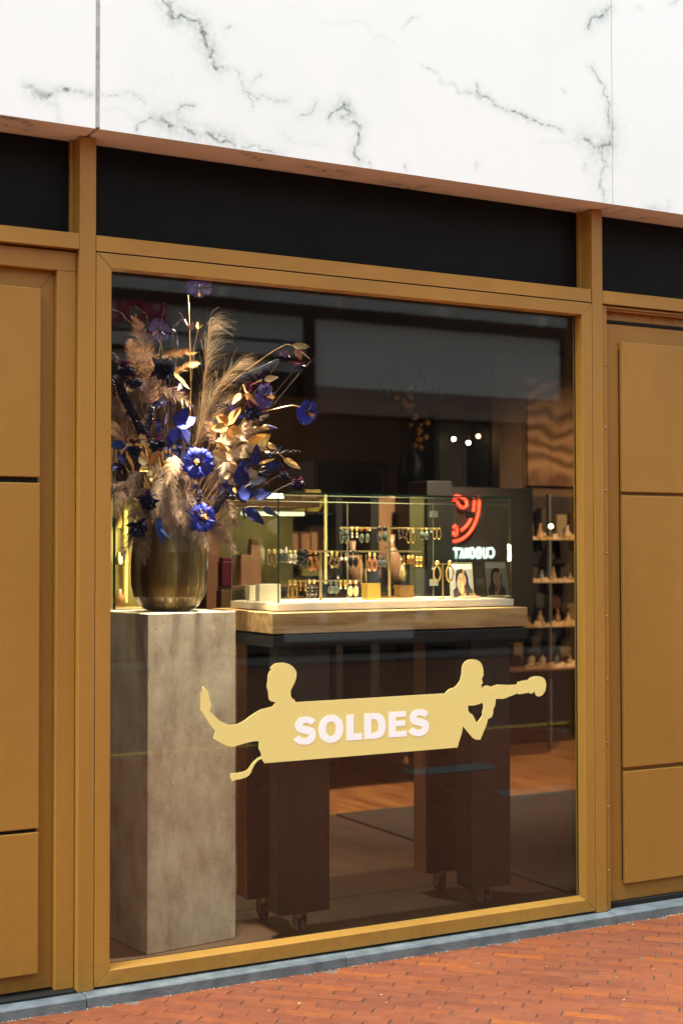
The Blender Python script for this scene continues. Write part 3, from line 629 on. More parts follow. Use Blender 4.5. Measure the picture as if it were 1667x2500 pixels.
fixture((2.35, .38, 3.0), (2.25, .5, 1.75), 30, 60, 'black ceiling spotlight right above the bouquet')
fixture((3.2, .30, 3.0), (3.0, .48, 1.3), 300, 46, 'black ceiling spotlight above the glass jewellery case')
fixture((2.25, .24, 2.98), (2.12, .27, .6), 420, 30, 'added black fill spotlight above the concrete pedestal close to the glass')  # fill lamp added out of view to brighten the pedestal front
fixture((1.72, .55, 2.98), (1.93, .42, .7), 60, 44, 'added black bounce-light spotlight left of the concrete pedestal')  # unseen lamp put in as bounce light on the pedestal's left face
fixture((2.98, 1.35, 2.98), (3.0, 1.2, 0), 75, 80, 'added black fill spotlight over the tiled floor behind the table')  # added lamp, out of view, lifts the tiles around the table legs
fixture((4.9, 2.25, 2.98), (5.1, 3.4, 0), 190, 95, 'black ceiling spotlight over the wooden floor')
fixture((6.6, 2.4, 2.98), (7.2, 4.3, 1.2), 70, 80, 'black ceiling spotlight in front of the glass shelves')
fixture((4.2, 5.2, 2.98), (4.9, 7.5, 1.2), 30, 150, 'black ceiling spotlight deep in the left of the shop')
fixture((3.3, 1.8, 2.98), (3.2, 2.7, .9), 70, 80, 'black ceiling spotlight before the lit display cabinet')

# background furniture ------------------------------------------------
OLIVE = mat('lit_olive_panel', (.30, .26, .10), .6, var=.15, vscale=3)
CREAMG = mat('cream_wood', (.50, .36, .2), .6, var=.1)
GLOWY = mat('light_tube', (1, .84, .30), emit=.07)
GLOWW = mat('white_light_tube', (1, .9, .62), emit=.35)
BROWNP = mat('brown_panel', (.22, .10, .045), .55, var=.25, vscale=4)
def nth(n): return '%d%s' % (n, 'th' if 10 < n % 100 < 14 else {1: 'st', 2: 'nd', 3: 'rd'}.get(n % 10, 'th'))
def xs(px, Y): return at(px, 1300, Y).x
def zs(px, py, Y): return at(px, py, Y).z
# lit cabinet behind the vase
Y0 = 1.75; x0, x1 = xs(255, Y0+.3), xs(338, Y0+.3)
t = thing('lit_cabinet', 'tall yellow-lit glass cabinet behind the vase', 'cabinet', ((x0+x1)/2, Y0, 0))
z0, z1 = zs(300, 1486, Y0), zs(300, 1216, Y0)
bx('back_panel', OLIVE, t, x0-.3, x1, Y0+.30, Y0+.33, z0, z1)
bx('base', CREAMG, t, x0-.3, x1+.03, Y0, Y0+.35, 0, z0-.001)
bx('top_box', WALLB, t, x0-.3, x1+.03, Y0, Y0+.35, z1+.001, z1+.05)
bx('side_post', BROWNP, t, x1, x1+.045, Y0, Y0+.34, z0, z1)
for zz in (zs(300, 1295, Y0), zs(300, 1380, Y0)): bx('shelf', CASEGLASS, t, x0-.3, x1-.001, Y0, Y0+.299, zz, zz+.008)
xl = xs(308, Y0+.26)
m = MB(); m.tube([(xl, Y0+.26, z0+.02), (xl, Y0+.26, z1-.05)], .010, 8); m.build('light_tube', GLOWY, t); glow_at((xl+.02, Y0+.10, (z0+z1)/2), 3.2, t, (1, .84, .40))
for k, (px, py, w, h, cc) in enumerate(((286, 1290, .05, .09, (.5, .35, .12)), (328, 1380, .05, .10, (.35, .2, .08)), (290, 1380, .04, .06, (.6, .5, .3)), (292, 1480, .06, .08, (.4, .22, .12)))):
    p = at(px, py, Y0+.15); m = MB(); m.lathe((p.x, p.y, p.z+.004), [(w*.4, 0), (w*.5, h*.15), (w*.48, h*.55), (w*.2, h*.72), (w*.2, h*.98), (0, h)], 14)
    tag(m.build('jar', mat('jar_%d' % k, cc, .3), smooth=True), ('small jar on the top glass shelf of the lit cabinet', 'brown jar at the right of the middle shelf of the lit cabinet', 'cream jar at the left of the middle shelf of the lit cabinet', 'brown jar at the bottom of the lit cabinet')[k], 'jar', 'jars in the lit cabinet')
# golden board and antler-like sculpture above
p0, p1 = at(255, 1215, 2.3), at(430, 1085, 2.3)
m = MB(); m.box(p0.x, p1.x, 2.3, 2.33, p0.z-.25, p1.z); tag(m.build('gold_board', mat('gold_board', (.52, .29, .08), .45, metal=.3, var=.2, vscale=4), bev=.004), 'golden board leaning behind the bouquet at the left', 'board')
ANT = mat('dark_antler', (.06, .03, .015), .5, var=.3)
t = thing('branch_sculpture', 'dark curved wooden branch sculpture behind the bouquet', 'sculpture', at(300, 1215, 1.9))
def c5(x, y): return (260+x/6.03, 930+y/6.03)
for pl in ([(190,1150),(250,1170),(300,1280),(330,1400),(340,1640)], [(100,1230),(150,1350),(200,1450),(260,1640)], [(430,1130),(470,1250),(490,1350),(470,1640)]):
    m = MB(); m.tube([at(*c5(*p), 1.9) for p in pl], [.018, .022, .026, .028, .03], 8); m.build('branch', ANT, t, smooth=True)
# green-edged glass screen left of the vase
x = xs(281, 1.15)
t = thing('glass_screen', 'upright glass screen with green edge left of the vase', 'glass screen', (x, 1.15, 0))
bx('sheet', CASEGLASS, t, x-.4, x-.005, 1.15, 1.158, .4, zs(281, 1085, 1.15)); bx('polished_edge', GREENEDGE, t, x-.0045, x+.003, 1.149, 1.159, .4, zs(281, 1085, 1.15))
# wide display cabinet behind the case's left half
Y0 = 2.35; x0, x1 = xs(505, Y0), xs(715, Y0+.34); zt = zs(600, 1236, Y0)
t = thing('display_cabinet', 'olive lit display cabinet seen through the left of the glass case', 'cabinet', ((x0+x1)/2, Y0, 0))
zb = zs(600, 1492, Y0)
bx('back_panel', OLIVE, t, x0+.12, x1, Y0+.34, Y0+.36, zb, zt)
bx('base', BROWNP, t, x0, x1, Y0, Y0+.38, 0, zb-.001)
bx('top_box', WALLB, t, x0, x1, Y0, Y0+.38, zt+.001, zt+.06)
bx('side_panel', BROWNP, t, x0, x0+.07, Y0, Y0+.36, zb, zt)
zz = zs(600, 1431, Y0); bx('shelf', BROWNP, t, x0+.071, x1, Y0+.02, Y0+.33, zz-.02, zz)
za = zt-.035; m = MB(); m.tube([(x0+.25, Y0+.1, za), (x1-.05, Y0+.1, za)], .011, 8); m.build('light_tube', GLOWW, t)
m = MB(); zq = zs(600, 1253, Y0); m.tube([(x0+.3, Y0+.14, zq), (x1-.1, Y0+.14, zq)], .005, 8); m.build('light_tube', GLOWW, t)
def pkg(px, py, w, h, Y, col, lb, ground_z):
    p = at(px, py, Y); nm = 'pkg_%s' % str(col); mt = MATS.get(nm) or mat(nm, col, .5)
    m = MB(); m.box(p.x-w/2, p.x+w/2, Y, Y+w, ground_z, ground_z+h*.86); m.box(p.x-w/2+.004, p.x+w/2-.004, Y+.004, Y+w-.004, ground_z+h*.86+.001, ground_z+h)
    tag(m.build('gift_box', mt, bev=.003), lb, 'box', 'boxes on the cabinet shelves')
pkg(603, 1430, .07, .17, Y0+.1, (.48, .24, .14), 'low terracotta box on the shelf behind the glass case', zz+.001)
pkg(626, 1430, .06, .26, Y0+.1, (.52, .27, .16), 'tall terracotta box on the shelf behind the glass case', zz+.001)
pkg(556, 1400, .06, .15, Y0-.35, (.09, .004, .02), 'crimson box behind the vase, left of the glass case', 1.33)
pkg(556, 1430, .07, .13, Y0-.35, (.12, .07, .02), 'mustard box beneath the crimson box', 1.199)
p = at(553, 1500, Y0-.35); m = MB(); m.box(p.x-.05, p.x+.06, Y0-.40, Y0-.18, 0, 1.198); tag(m.build('side_cabinet', BROWNP, bev=.004), 'brown plinth carrying the crimson box', 'plinth')
glow_at(((x0+x1)/2+.1, Y0+.08, zt-.10), .55, t, (1, .80, .45))
# brown panels with light strips behind the case centre
Y0 = 3.1
t = thing('tall_shelving', 'tall brown shelving with yellow light strips behind the glass case', 'shelving', (xs(850, Y0), Y0, 0))
bx('back_panel', BROWNP, t, xs(690, Y0), xs(1045, Y0), Y0+.4, Y0+.43, .5, zs(850, 1205, Y0))
bx('base', DARKWOOD, t, xs(690, Y0), xs(1045, Y0), Y0, Y0+.43, .45, .499)
for a, b in ((690, 700), (820, 836), (905, 925), (1040, 1052)): bx('upright', DARKWOOD, t, xs(a, Y0), xs(b, Y0), Y0, Y0+.39, .5, zs(850, 1205, Y0))
for py in (1252, 1345, 1405): bx('shelf', DARKWOOD, t, xs(701, Y0), xs(819, Y0), Y0+.02, Y0+.38, zs(850, py, Y0)-.012, zs(850, py, Y0))
bx('light_strip', GLOWY, t, xs(793, Y0-.03), xs(798, Y0-.03), Y0-.03, Y0-.02, zs(795, 1425, Y0), zs(795, 1206, Y0))
bx('lit_panel', mat('olive_panel', (.07, .06, .018), .6), t, xs(998, Y0), xs(1038, Y0), Y0-.01, Y0, zs(1020, 1456, Y0), zs(1020, 1214, Y0))
for px, py, w, h, cc, lb in ((730, 1250, .12, .12, (.34, .24, .02), 'mustard gift box high on the tall brown shelving, at the left'), (765, 1250, .12, .14, (.34, .24, .02), 'yellow gift box high on the tall brown shelving'), (800, 1250, .08, .10, (.34, .24, .02), 'amber gift box high on the tall brown shelving beside the light strip'),
        (735, 1345, .15, .12, (.30, .13, .06), 'brown box on the second shelf of the tall shelving'), (775, 1345, .11, .16, (.30, .13, .06), 'tan pointed box on the second shelf of the tall shelving'), (760, 1405, .13, .09, (.5, .4, .07), 'olive box on the lowest shelf of the tall shelving')):
    pkg(px, py, w, h, Y0+.1, cc, lb, zs(850, py, Y0)+.001)
p = at(945, 1410, Y0+.05)
for k, (px, hh, cc) in enumerate(((860, .30, (.35, .17, .09)), (890, .22, (.12, .07, .05)), (955, .34, (.33, .16, .09)), (978, .2, (.45, .3, .1)))):
    q = at(px, 1440, Y0+.1); m = MB(); m.lathe((q.x, q.y, 1.28), [(.03, 0), (.06, .01), (.07, hh*.5), (.045, hh*.7), (.02, hh*.8), (.025, hh), (0, hh)], 16)
    tag(m.build('bottle_vase', mat('vase_b%d' % k, cc, .35), smooth=True), ('brown bottle vase behind the case, leftmost of four', 'small black bottle vase behind the case', 'tall brown bottle vase behind the case', 'small mustard bottle vase behind the case, rightmost of four')[k], 'vase', 'bottle vases on the shelving')
m = MB(); m.box(xs(838, Y0), xs(904, Y0), Y0+.02, Y0+.38, 1.25, 1.279); m.box(xs(927, Y0), xs(995, Y0), Y0+.02, Y0+.38, 1.25, 1.279); m.build('shelf', DARKWOOD, t)
# black cabinets with neon sign board
Y0 = 3.3
xa, xb = xs(1043, Y0-.25), xs(1104, Y0-.25)
m = MB(); m.box(xa, xb, Y0-.25, Y0, 0, zs(1075, 1180, Y0)); tag(m.build('black_pillar', mat('black_pillar', (.006, .005, .004), .6), bev=.004), 'black square pillar left of the red neon sign', 'pillar')
t = thing('neon_sign', 'mirror image of a neon sign built in place, red rings and white mirrored lettering', 'neon sign', (xs(1180, Y0), Y0, 1.4))  # a reflection, built as a glowing sign on an added board
bx('sign_board', mat('sign_board', (.012, .008, .006), .6), t, xs(1100, Y0), xs(1300, Y0), Y0, Y0+.03, zs(1170, 1500, Y0), zs(1170, 1190, Y0))
RED = mat('red_neon', (1, .05, .02), emit=.9); WN = mat('white_neon', (.75, 1, .95), emit=.6)
def c4r(x, y): return (900+x/3.733, 1180+y/3.733)
def arc(cx, cy, rx, ry, a0, a1, n=16): return [(cx+rx*math.cos(R(a0+(a1-a0)*i/n)), cy+ry*math.sin(R(a0+(a1-a0)*i/n))) for i in range(n+1)]
NY = Y0-.03
reds = [arc(770, 170, 235, 358, -8, 90, 22), arc(770, 170, 190, 280, -8, 68, 18), [(885,150),(893,200),(870,222),(840,218),(815,190),(805,160),(800,120)], [(770,130),(800,118),(840,128),(870,148)], arc(785, 430, 17, 42, -150, 170, 12), [(766, 460), (785, 476), (803, 462)]]
for pl in reds:
    m = MB(); m.tube([at(*c4r(*p), NY) for p in pl], .0095, 8); m.build('red_tube', RED, t, smooth=True)
def stroke(pls, r, mt, nm):
    m = MB()
    for pl in pls: m.tube([at(*c4r(*p), NY) for p in pl], r, 8)
    m.build(nm, mt, t, smooth=True)
stroke([[(770,597),(830,597)], [(795,600),(795,685)]], .0062, WN, 'white_letter')
stroke([[(832,685),(848,595),(864,685)], [(838,655),(860,655)]], .0062, WN, 'white_letter')
stroke([[(882,590),(882,682)], [(908,590),(908,682)], [(882,636),(908,636)]], .0062, WN, 'white_letter')
stroke([arc(942, 635, 18, 45, 0, 360, 16)], .0062, WN, 'white_letter')
stroke([[(1012,588),(990,592),(980,612),(978,660),(990,680),(1012,682),(1012,588)]], .0062, WN, 'white_letter')
stroke([[(1045,588),(1044,660),(1052,678),(1068,678),(1078,660),(1080,588)]], .0062, WN, 'white_letter')
stroke([arc(1112, 632, 26, 42, -125, 125, 14)], .0062, WN, 'white_letter')
# shelving on the right with trinkets
Y0 = 4.0; xL, xR = xs(1195, Y0), 8.6
t = thing('glass_shelving', 'wall shelving of glass shelves holding gold trinkets at the right', 'shelving', (xL, Y0, 0))
bx('back_panel', mat('shelf_back', (.03, .016, .009), .6, var=.35, vscale=3), t, xL-.3, xR, Y0+.42, Y0+.45, 0, zs(1300, 1205, Y0))
bx('side_post', DARKWOOD, t, xL-.36, xL-.30, Y0, Y0+.45, 0, zs(1300, 1205, Y0))
bx('side_post', mat('steel_post', (.16, .14, .12), .5), t, xs(1350, Y0), xs(1354, Y0), Y0+.05, Y0+.09, 0, zs(1300, 1205, Y0))
rows = [zs(1330, 1318, Y0), zs(1330, 1423, Y0), zs(1330, 1532, Y0), zs(1330, 1633, Y0)]
for i, z in enumerate(rows): bx('shelf', CASEGLASS if i < 3 else BROWNP, t, xL-.299, xR, Y0, Y0+.415, z-.012, z)
TR = mat('trinket_gold', (.80, .46, .16), .35, metal=.4); TR2 = mat('trinket_cream', (.75, .5, .28), .5)
rn = random.Random(21); NAME = ('top', 'second', 'third', 'lowest')
for i, z in enumerate(rows):
    px = 1276 if i == 0 else (1264 if i == 1 else (1285 if i == 2 else 1290))
    cnt = 0
    while px < 1425:
        cnt += 1; p = at(px, 1400, Y0+.03); w = rn.uniform(.012, .024); h = rn.uniform(.02, .055)
        m = MB()
        if rn.random() < .5: m.lathe((p.x, p.y+.03, z+.001), [(w*.7, 0), (w*.75, .004), (w*.2, .012), (w*.3, h*.5), (w*.6, h*.7), (w*.35, h*.93), (0, h)], 10)
        else:
            M = Matrix.Translation((p.x, p.y+.03, z+.001)) @ Matrix.Rotation(rn.uniform(-.5, .5), 4, 'Z')
            m.box(-w, w, -w*.8, w*.8, 0, h*.45, M=M); m.box(-w*.7, w*.7, -w*.5, w*.5, h*.455, h*.9, M=M)
        gd = rn.random() < .65
        tag(m.build('trinket', TR if gd else TR2, smooth=False), 'small %s trinket, %s from the left in the row on the %s glass shelf' % ('gold' if gd else 'cream', nth(cnt), NAME[i]), 'trinket', 'gold trinkets on the %s shelf' % NAME[i])
        px += rn.uniform(4.2, 7)
    for k in range(4):
        p = at(1290+k*32+rn.uniform(-6, 6), 1400, Y0+.25); w = rn.uniform(.018, .032); h = rn.uniform(.06, .15)
        m = MB(); m.lathe((p.x, p.y, z+.001), [(w, 0), (w, h*.5), (w*.5, h*.65), (w*.4, h*.9), (w*.5, h), (0, h)], 12)
        tag(m.build('bottle', mat('bt%d%d' % (i, k), rn.choice([(.4, .2, .07), (.55, .35, .2), (.12, .1, .08), (.3, .12, .05)]), .4), smooth=True), 'bottle at the back of the %s glass shelf, %s from left' % (NAME[i], ('first', 'second', 'third', 'fourth')[k]), 'bottle', 'bottles at the back of the shelving')
PB = [mat('shelf_box%d' % q, c_, .5) for q, c_ in enumerate(((.16, .08, .035), (.24, .13, .06), (.07, .045, .03), (.30, .19, .09), (.10, .035, .02), (.05, .05, .045)))]
CNM = ('russet', 'tan', 'dark brown', 'sand', 'oxblood', 'charcoal')
for i, z in enumerate(rows):
    px = 1262; k = 0
    while px < 1420:
        q = rn.randrange(6); w = rn.uniform(.05, .10); h = rn.uniform(.12, .27); p = at(px, 1400, Y0+.31)
        m = MB(); m.box(p.x-w/2, p.x+w/2, Y0+.30, Y0+.38, z+.001, z+h)
        m.box(p.x-w*.3, p.x+w*.3, Y0+.2985, Y0+.2995, z+h*.35, z+h*.6)
        tag(m.build('carton', PB[q]), '%s carton at the back of the %s glass shelf, %s from the left' % (CNM[q], NAME[i], nth(k+1)), 'carton', 'cartons on the %s shelf' % NAME[i])
        px += w*440+rn.uniform(1, 6); k += 1
# patterned artwork on a partition above the shelving
m = MB(); m.box(xs(1240, 4.35), 9.2, 4.46, 4.56, 0, RH-.001); tag(m.build('partition_wall', WALLB), 'brown partition wall behind the glass shelving', 'wall')
def art():
    mm, n, l, b = newmat('swirl_print'); tc = n.new('ShaderNodeTexCoord')
    w = n.new('ShaderNodeTexWave'); w.wave_type = 'RINGS'; w.inputs['Scale'].default_value = 2.2; w.inputs['Distortion'].default_value = 16; w.inputs['Detail'].default_value = 2; w.inputs['Detail Scale'].default_value = .8; l.new(tc.outputs['Object'], w.inputs[0])
    rp = n.new('ShaderNodeValToRGB'); rp.color_ramp.elements[0].color = (.13, .05, .014, 1); rp.color_ramp.elements[1].color = (.34, .165, .065, 1); l.new(w.outputs[0], rp.inputs[0]); l.new(rp.outputs[0], b.inputs['Base Color']); return mm
a, b = at(1308, 1183, 4.3), at(1308, 1000, 4.3)
t = thing('wall_print', 'copper swirl patterned wall hanging above the glass shelving', 'wall hanging', (a.x+.5, 4.43, a.z))
bx('print', art(), t, a.x, a.x+1.2, 4.41, 4.44, a.z, a.z+.85); bx('frame', BROWNP, t, a.x-.01, a.x+1.21, 4.442, 4.455, a.z-.01, a.z+.86)
spot_on((a.x+.3, 4.4, a.z+.3), (a.x-.4, 3.0, 2.9), 4, 60)
# big black cabinets in the centre distance
for px0, px1, py0, Y, lb in ((1063, 1190, 1010, 4.9, 'tall black cabinet in the centre distance, left of the pair'), (1194, 1306, 1000, 4.6, 'tall black cabinet in the centre distance, right of the pair')):
    x0, x1 = xs(px0, Y), xs(px1, Y); zt = zs((px0+px1)/2, py0, Y)
    t = thing('tall_cabinet', lb, 'cabinet', ((x0+x1)/2, Y, 0), 'tall black cabinets')
    bx('body', WALLD, t, x0, x1, Y, Y+.4, 0, zt, bev=.005); xm = (x0+x1)/2
    bx('door', mat('cab_door%d' % px0, (.03, .02, .013), .45), t, x0+.02, xm-.003, Y-.02, Y-.001, .1, zt-.03, bev=.003); bx('door', mat('cab_doorb%d' % px0, (.026, .018, .012), .45), t, xm+.003, x1-.02, Y-.02, Y-.001, .1, zt-.03, bev=.003)
x0, x1 = xs(765, 5.5), xs(945, 5.5)
t = thing('low_cabinet', 'black low cabinet against the brown back wall', 'cabinet', ((x0+x1)/2, 5.5, 0)); zt = zs(850, 1128, 5.5)
bx('body', WALLD, t, x0, x1, 5.5, 5.95, 0, zt, bev=.005)
for k in range(3): bx('door', mat('lc%d' % k, (.035, .02, .015), .5), t, x0+.02+(x1-x0-.04)*k/3, x0+.01+(x1-x0-.04)*(k+1)/3, 5.48, 5.499, .1, zt-.03, bev=.003)
# distant vase with orange flowers
p = at(1003, 1200, 5.0); zb = at(1003, 1210, 5.0).z
t = thing('distant_vase', 'black vase with dark twigs and orange blossoms before the back wall', 'vase', (p.x, 5.0, zb))
m = MB(); m.lathe((p.x, 5.0, zb), [(.05, 0), (.10, .02), (.115, .16), (.10, .28), (.055, .36), (.06, .4)], 20); m.build('vase_body', FIX, t, smooth=True)
rn = random.Random(4); m = MB(); m2 = MB()
for k in range(16):
    a = rn.uniform(-.5, .5); L = rn.uniform(.4, .75); e = Vector((p.x+a*.7, 5.0+rn.uniform(-.2, .2), zb+.4+L))
    mid = Vector((p.x+a*.2, 5.0, zb+.4+L*.5)); m.tube([(p.x, 5, zb+.3), mid, e], [.006, .005, .003], 5)
    for q in range(5):
        c = mid.lerp(e, rn.random())+Vector((rn.gauss(0, .03), 0, rn.gauss(0, .03)))
        m.ball(c, .03, 5, 4, (.5, .5, 1.6))
for k in range(24):
    m2.ball((p.x-.08+rn.gauss(0, .05)+.12*(k/24), 4.93, zb+.35+.5*(1-k/24)+rn.gauss(0, .03)), rn.uniform(.014, .026), 6, 4)
m.build('twigs', mat('twig_dark', (.03, .02, .012), .7), t); m2.build('blossoms', mat('orange_blossom', (.75, .30, .04), .5), t)
# small hanging lamps that show as bright discs
for px, py, Y, c_, lb in ((1107, 1072, 4.6, (1, .93, .7), 'small glowing white pendant bulb, left of three'), (1143, 1081, 4.6, (1, .93, .7), 'small glowing white pendant bulb, middle of three'), (1167, 1065, 4.6, (1, .62, .22), 'small glowing amber pendant bulb, right of three'), (1344, 1285, 3.9, (1, .85, .5), 'small glowing bulb in front of the glass shelving')):
    p = at(px, py, Y); t = thing('pendant_bulb', lb, 'lamp', (p.x, p.y, p.z), 'pendant bulbs')
    m = MB(); m.ball(p, .014, 12, 8); m.build('bulb', mat('bulb%d' % px, c_, emit=9 if c_[1] > .7 else 5), t, smooth=True)
    m = MB(); m.tube([p+Vector((0, 0, .012)), p+Vector((0, 0, .04))], .008, 8); m.tube([p+Vector((0, 0, .04)), (p.x, p.y, RH)], .0015, 5); m.build('cord', FIX, t)
# distant counter furniture (dark thick legs)
Y0 = 4.05
t = thing('distant_table', 'black display table with thick legs on the wooden floor in the distance', 'table', (xs(930, Y0), Y0, 0))
for a, b in ((770, 823), (883, 985)): bx('leg', DARKWOOD, t, xs(a, Y0), xs(b, Y0), Y0, Y0+.35, 0, .92)
bx('tabletop', DARKWOOD, t, xs(765, Y0), xs(1060, Y0), Y0-.03, Y0+.6, .921, .98)
bx('leg', DARKWOOD, t, xs(1030, Y0), xs(1062, Y0), Y0, Y0+.35, 0, .92)

# ============================================================ PEDESTAL + VASE
th = R(8); PM = Matrix.Translation((1.92, .286, 0)) @ Matrix.Rotation(th, 4, 'Z')
m = MB(); m.box(0, .392, 0, .40, 0, 1.275, M=PM)
tag(m.build('concrete_pedestal', CONC, bev=.004), 'tall stained concrete pedestal under the flower vase', 'pedestal')
VC = Vector((2.092, .50, 1.2765))
def vglass(nm, ca, cb):
    mm, n, l, b = newmat(nm)
    b.inputs['Base Color'].default_value = (.42, .32, .13, 1); b.inputs['Roughness'].default_value = .12
    b.inputs['Transmission Weight'].default_value = .25; b.inputs['IOR'].default_value = 1.3; b.inputs['Coat Weight'].default_value = .8
    tc = n.new('ShaderNodeTexCoord'); w = n.new('ShaderNodeTexWave'); w.bands_direction = 'Z'; w.inputs['Scale'].default_value = 40; w.inputs['Distortion'].default_value = 1.2
    l.new(tc.outputs['Object'], w.inputs[0]); bp = n.new('ShaderNodeBump'); bp.inputs['Strength'].default_value = .15; bp.inputs['Distance'].default_value = .002
    l.new(w.outputs[0], bp.inputs['Height']); l.new(bp.outputs[0], b.inputs['Normal'])
    rp = n.new('ShaderNodeValToRGB'); rp.color_ramp.elements[0].color = c4(ca); rp.color_ramp.elements[1].color = c4(cb)
    t = n.new('ShaderNodeTexNoise'); t.inputs['Scale'].default_value = 5; l.new(tc.outputs['Object'], t.inputs[0]); l.new(t.outputs[0], rp.inputs[0]); l.new(rp.outputs[0], b.inputs['Base Color'])
    return mm
prof = [(0, 0), (.075, 0), (.095, .004), (.118, .02), (.140, .055), (.151, .10), (.153, .16), (.150, .23), (.142, .29), (.135, .335), (.133, .345), (.125, .343), (.140, .20), (.140, .10), (.09, .02), (0, .015)]
fac = 18
def wob(a, z):
    q = (a*fac/(2*math.pi)) % 1; return 1-.030*(abs(q-.5)*2)**3*(1 if z > .02 else .4)
m = MB(); m.lathe(VC, prof, 126, wob=wob)
VG = [vglass('glass_refraction_dark', (.06, .028, .006), (.12, .06, .016)), vglass('glass_refraction_light', (.17, .125, .04), (.26, .20, .075)), vglass('glass_refraction_mid', (.10, .06, .016), (.17, .11, .035))]  # light and dark refraction of one even glass, painted flute by flute
refraction_tones = [0, 2, 0, 1, 2, 1, 2, 0, 2, 1, 0, 2, 1, 2, 1, 1, 2, 2]
m.mi = [refraction_tones[((i % 126)//7) % 18] for i in range(len(m.f))]
tag(m.build('flower_vase', VG, smooth=False), 'fluted smoky olive glass vase on the concrete pedestal', 'vase')

# ============================================================ BOUQUET
MOUTH = VC+Vector((0, 0, .31))
def pet(name, c, c2, rough=.7, sc=35, **k): return mat(name, c, rough, col2=c2, vscale=sc, spec=.2, **k)
BLUE = pet('petal_blue', (.055, .085, .62), (.03, .04, .40))
LILAC = pet('petal_lilac', (.16, .14, .48), (.07, .06, .30))
NAVY = pet('leaf_navy', (.030, .045, .24), (.014, .016, .10), .5, 25)
BLULEAF = pet('leaf_blue', (.03, .10, .36), (.03, .05, .24), .5, 25)
DKP = pet('petal_black', (.045, .06, .17), (.018, .018, .06), .6)
MAG = pet('petal_magenta', (.30, .035, .14), (.12, .02, .10), .5)
PURP = pet('petal_purple', (.07, .03, .13), (.03, .015, .07), .45)
GLEAF = mat('gold_leaf', (.92, .62, .22), .34, metal=.7, col2=(.66, .38, .10), vscale=25, bump=.5, bscale=60)
PGLEAF = mat('pale_gold_leaf', (.95, .78, .44), .30, metal=.65, col2=(.74, .54, .25), vscale=25, bump=.5, bscale=60)
TANLEAF = mat('tan_leaf', (.50, .25, .08), .5, metal=.25, col2=(.32, .15, .05), vscale=20, bump=.3, bscale=40)
STEM = mat('stem_brown', (.22, .12, .05), .6, var=.3, vscale=50)
GSTEM = mat('stem_gold', (.70, .46, .18), .4, metal=.4)
BERRY = mat('berry', (.016, .014, .036), .5, spec=.2)
BERRYB = mat('berry_blue', (.03, .042, .085), .5, spec=.2)
FPK = mat('feather_peach', (.70, .54, .40), .75, col2=(.46, .32, .22), vscale=30)
FBR = mat('feather_brown', (.33, .235, .18), .8, col2=(.17, .11, .085), vscale=30)
FGR = mat('feather_grey', (.50, .39, .31), .8, col2=(.24, .165, .125), vscale=22)
FGO = mat('feather_gold', (.80, .52, .24), .6, col2=(.55, .32, .13), vscale=30)
PAMP = mat('pampas', (.62, .52, .38), .7, col2=(.40, .31, .21), vscale=30)
BEAD = mat('clear_bead', (.75, .68, .55), .1, coat=1)
YSTAM = mat('stamen', (.75, .42, .06), .6)
BY = .50
def px3(x, y, dy=0.): return at(x, y, BY+dy)
def bez(a, b, c, n): return [a*(1-t)**2+b*2*t*(1-t)+c*t*t for t in [i/n for i in range(n+1)]]
def stem_to(m, p, r=.0018, bend=.3, m_=1):
    p = Vector(p); q = MOUTH+Vector((rnB.gauss(0, .03), rnB.gauss(0, .03), -.1)); mid = p.lerp(q, .5)+Vector((0, 0, bend*(p-q).length*.12))
    mid.x = mid.x*.8+q.x*.2
    m.tube(bez(p, mid, q, 8), r, 5, m=m_)
rnB = random.Random(77)
VIEW = (Vector((2.1, .5, 1.8))-CAM).normalized()
def leaf_pts(base, tip, width, nrm, fold=.25, curl=.15, serr=.06, nl=9, nw=5, roundness=.5, rn=rnB):
    base = Vector(base); tip = Vector(tip); d = tip-base; L = d.length; d.normalize()
    n = (nrm-d*nrm.dot(d)).normalized(); s_ = d.cross(n); P = []
    for i in range(nl+1):
        t = i/nl; w = width/2*(math.sin(math.pi*min(1, t**(.75)))**(.75))*(1-.25*t) if 0 < t < 1 else .0004
        if 0 < t < 1: w *= 1+serr*rn.uniform(-1, 1)
        c = base+d*L*t+n*curl*L*(t*t-.3*t)
        row = []
        for j in range(nw):
            u_ = (j/(nw-1))*2-1
            row.append(c+s_*w*u_*(1)+n*fold*w*abs(u_)+n*.03*L*math.sin(t*9+u_*4)*abs(u_))
        P.append(row)
    return P
def leaf(m, base, tip, width, nrm=None, mi=0, **k):
    nrm = nrm if nrm is not None else (-VIEW+Vector((rnB.gauss(0, .45), rnB.gauss(0, .45), rnB.gauss(0, .45)))).normalized()
    m.grid(leaf_pts(base, tip, width, nrm, **k), m=mi)
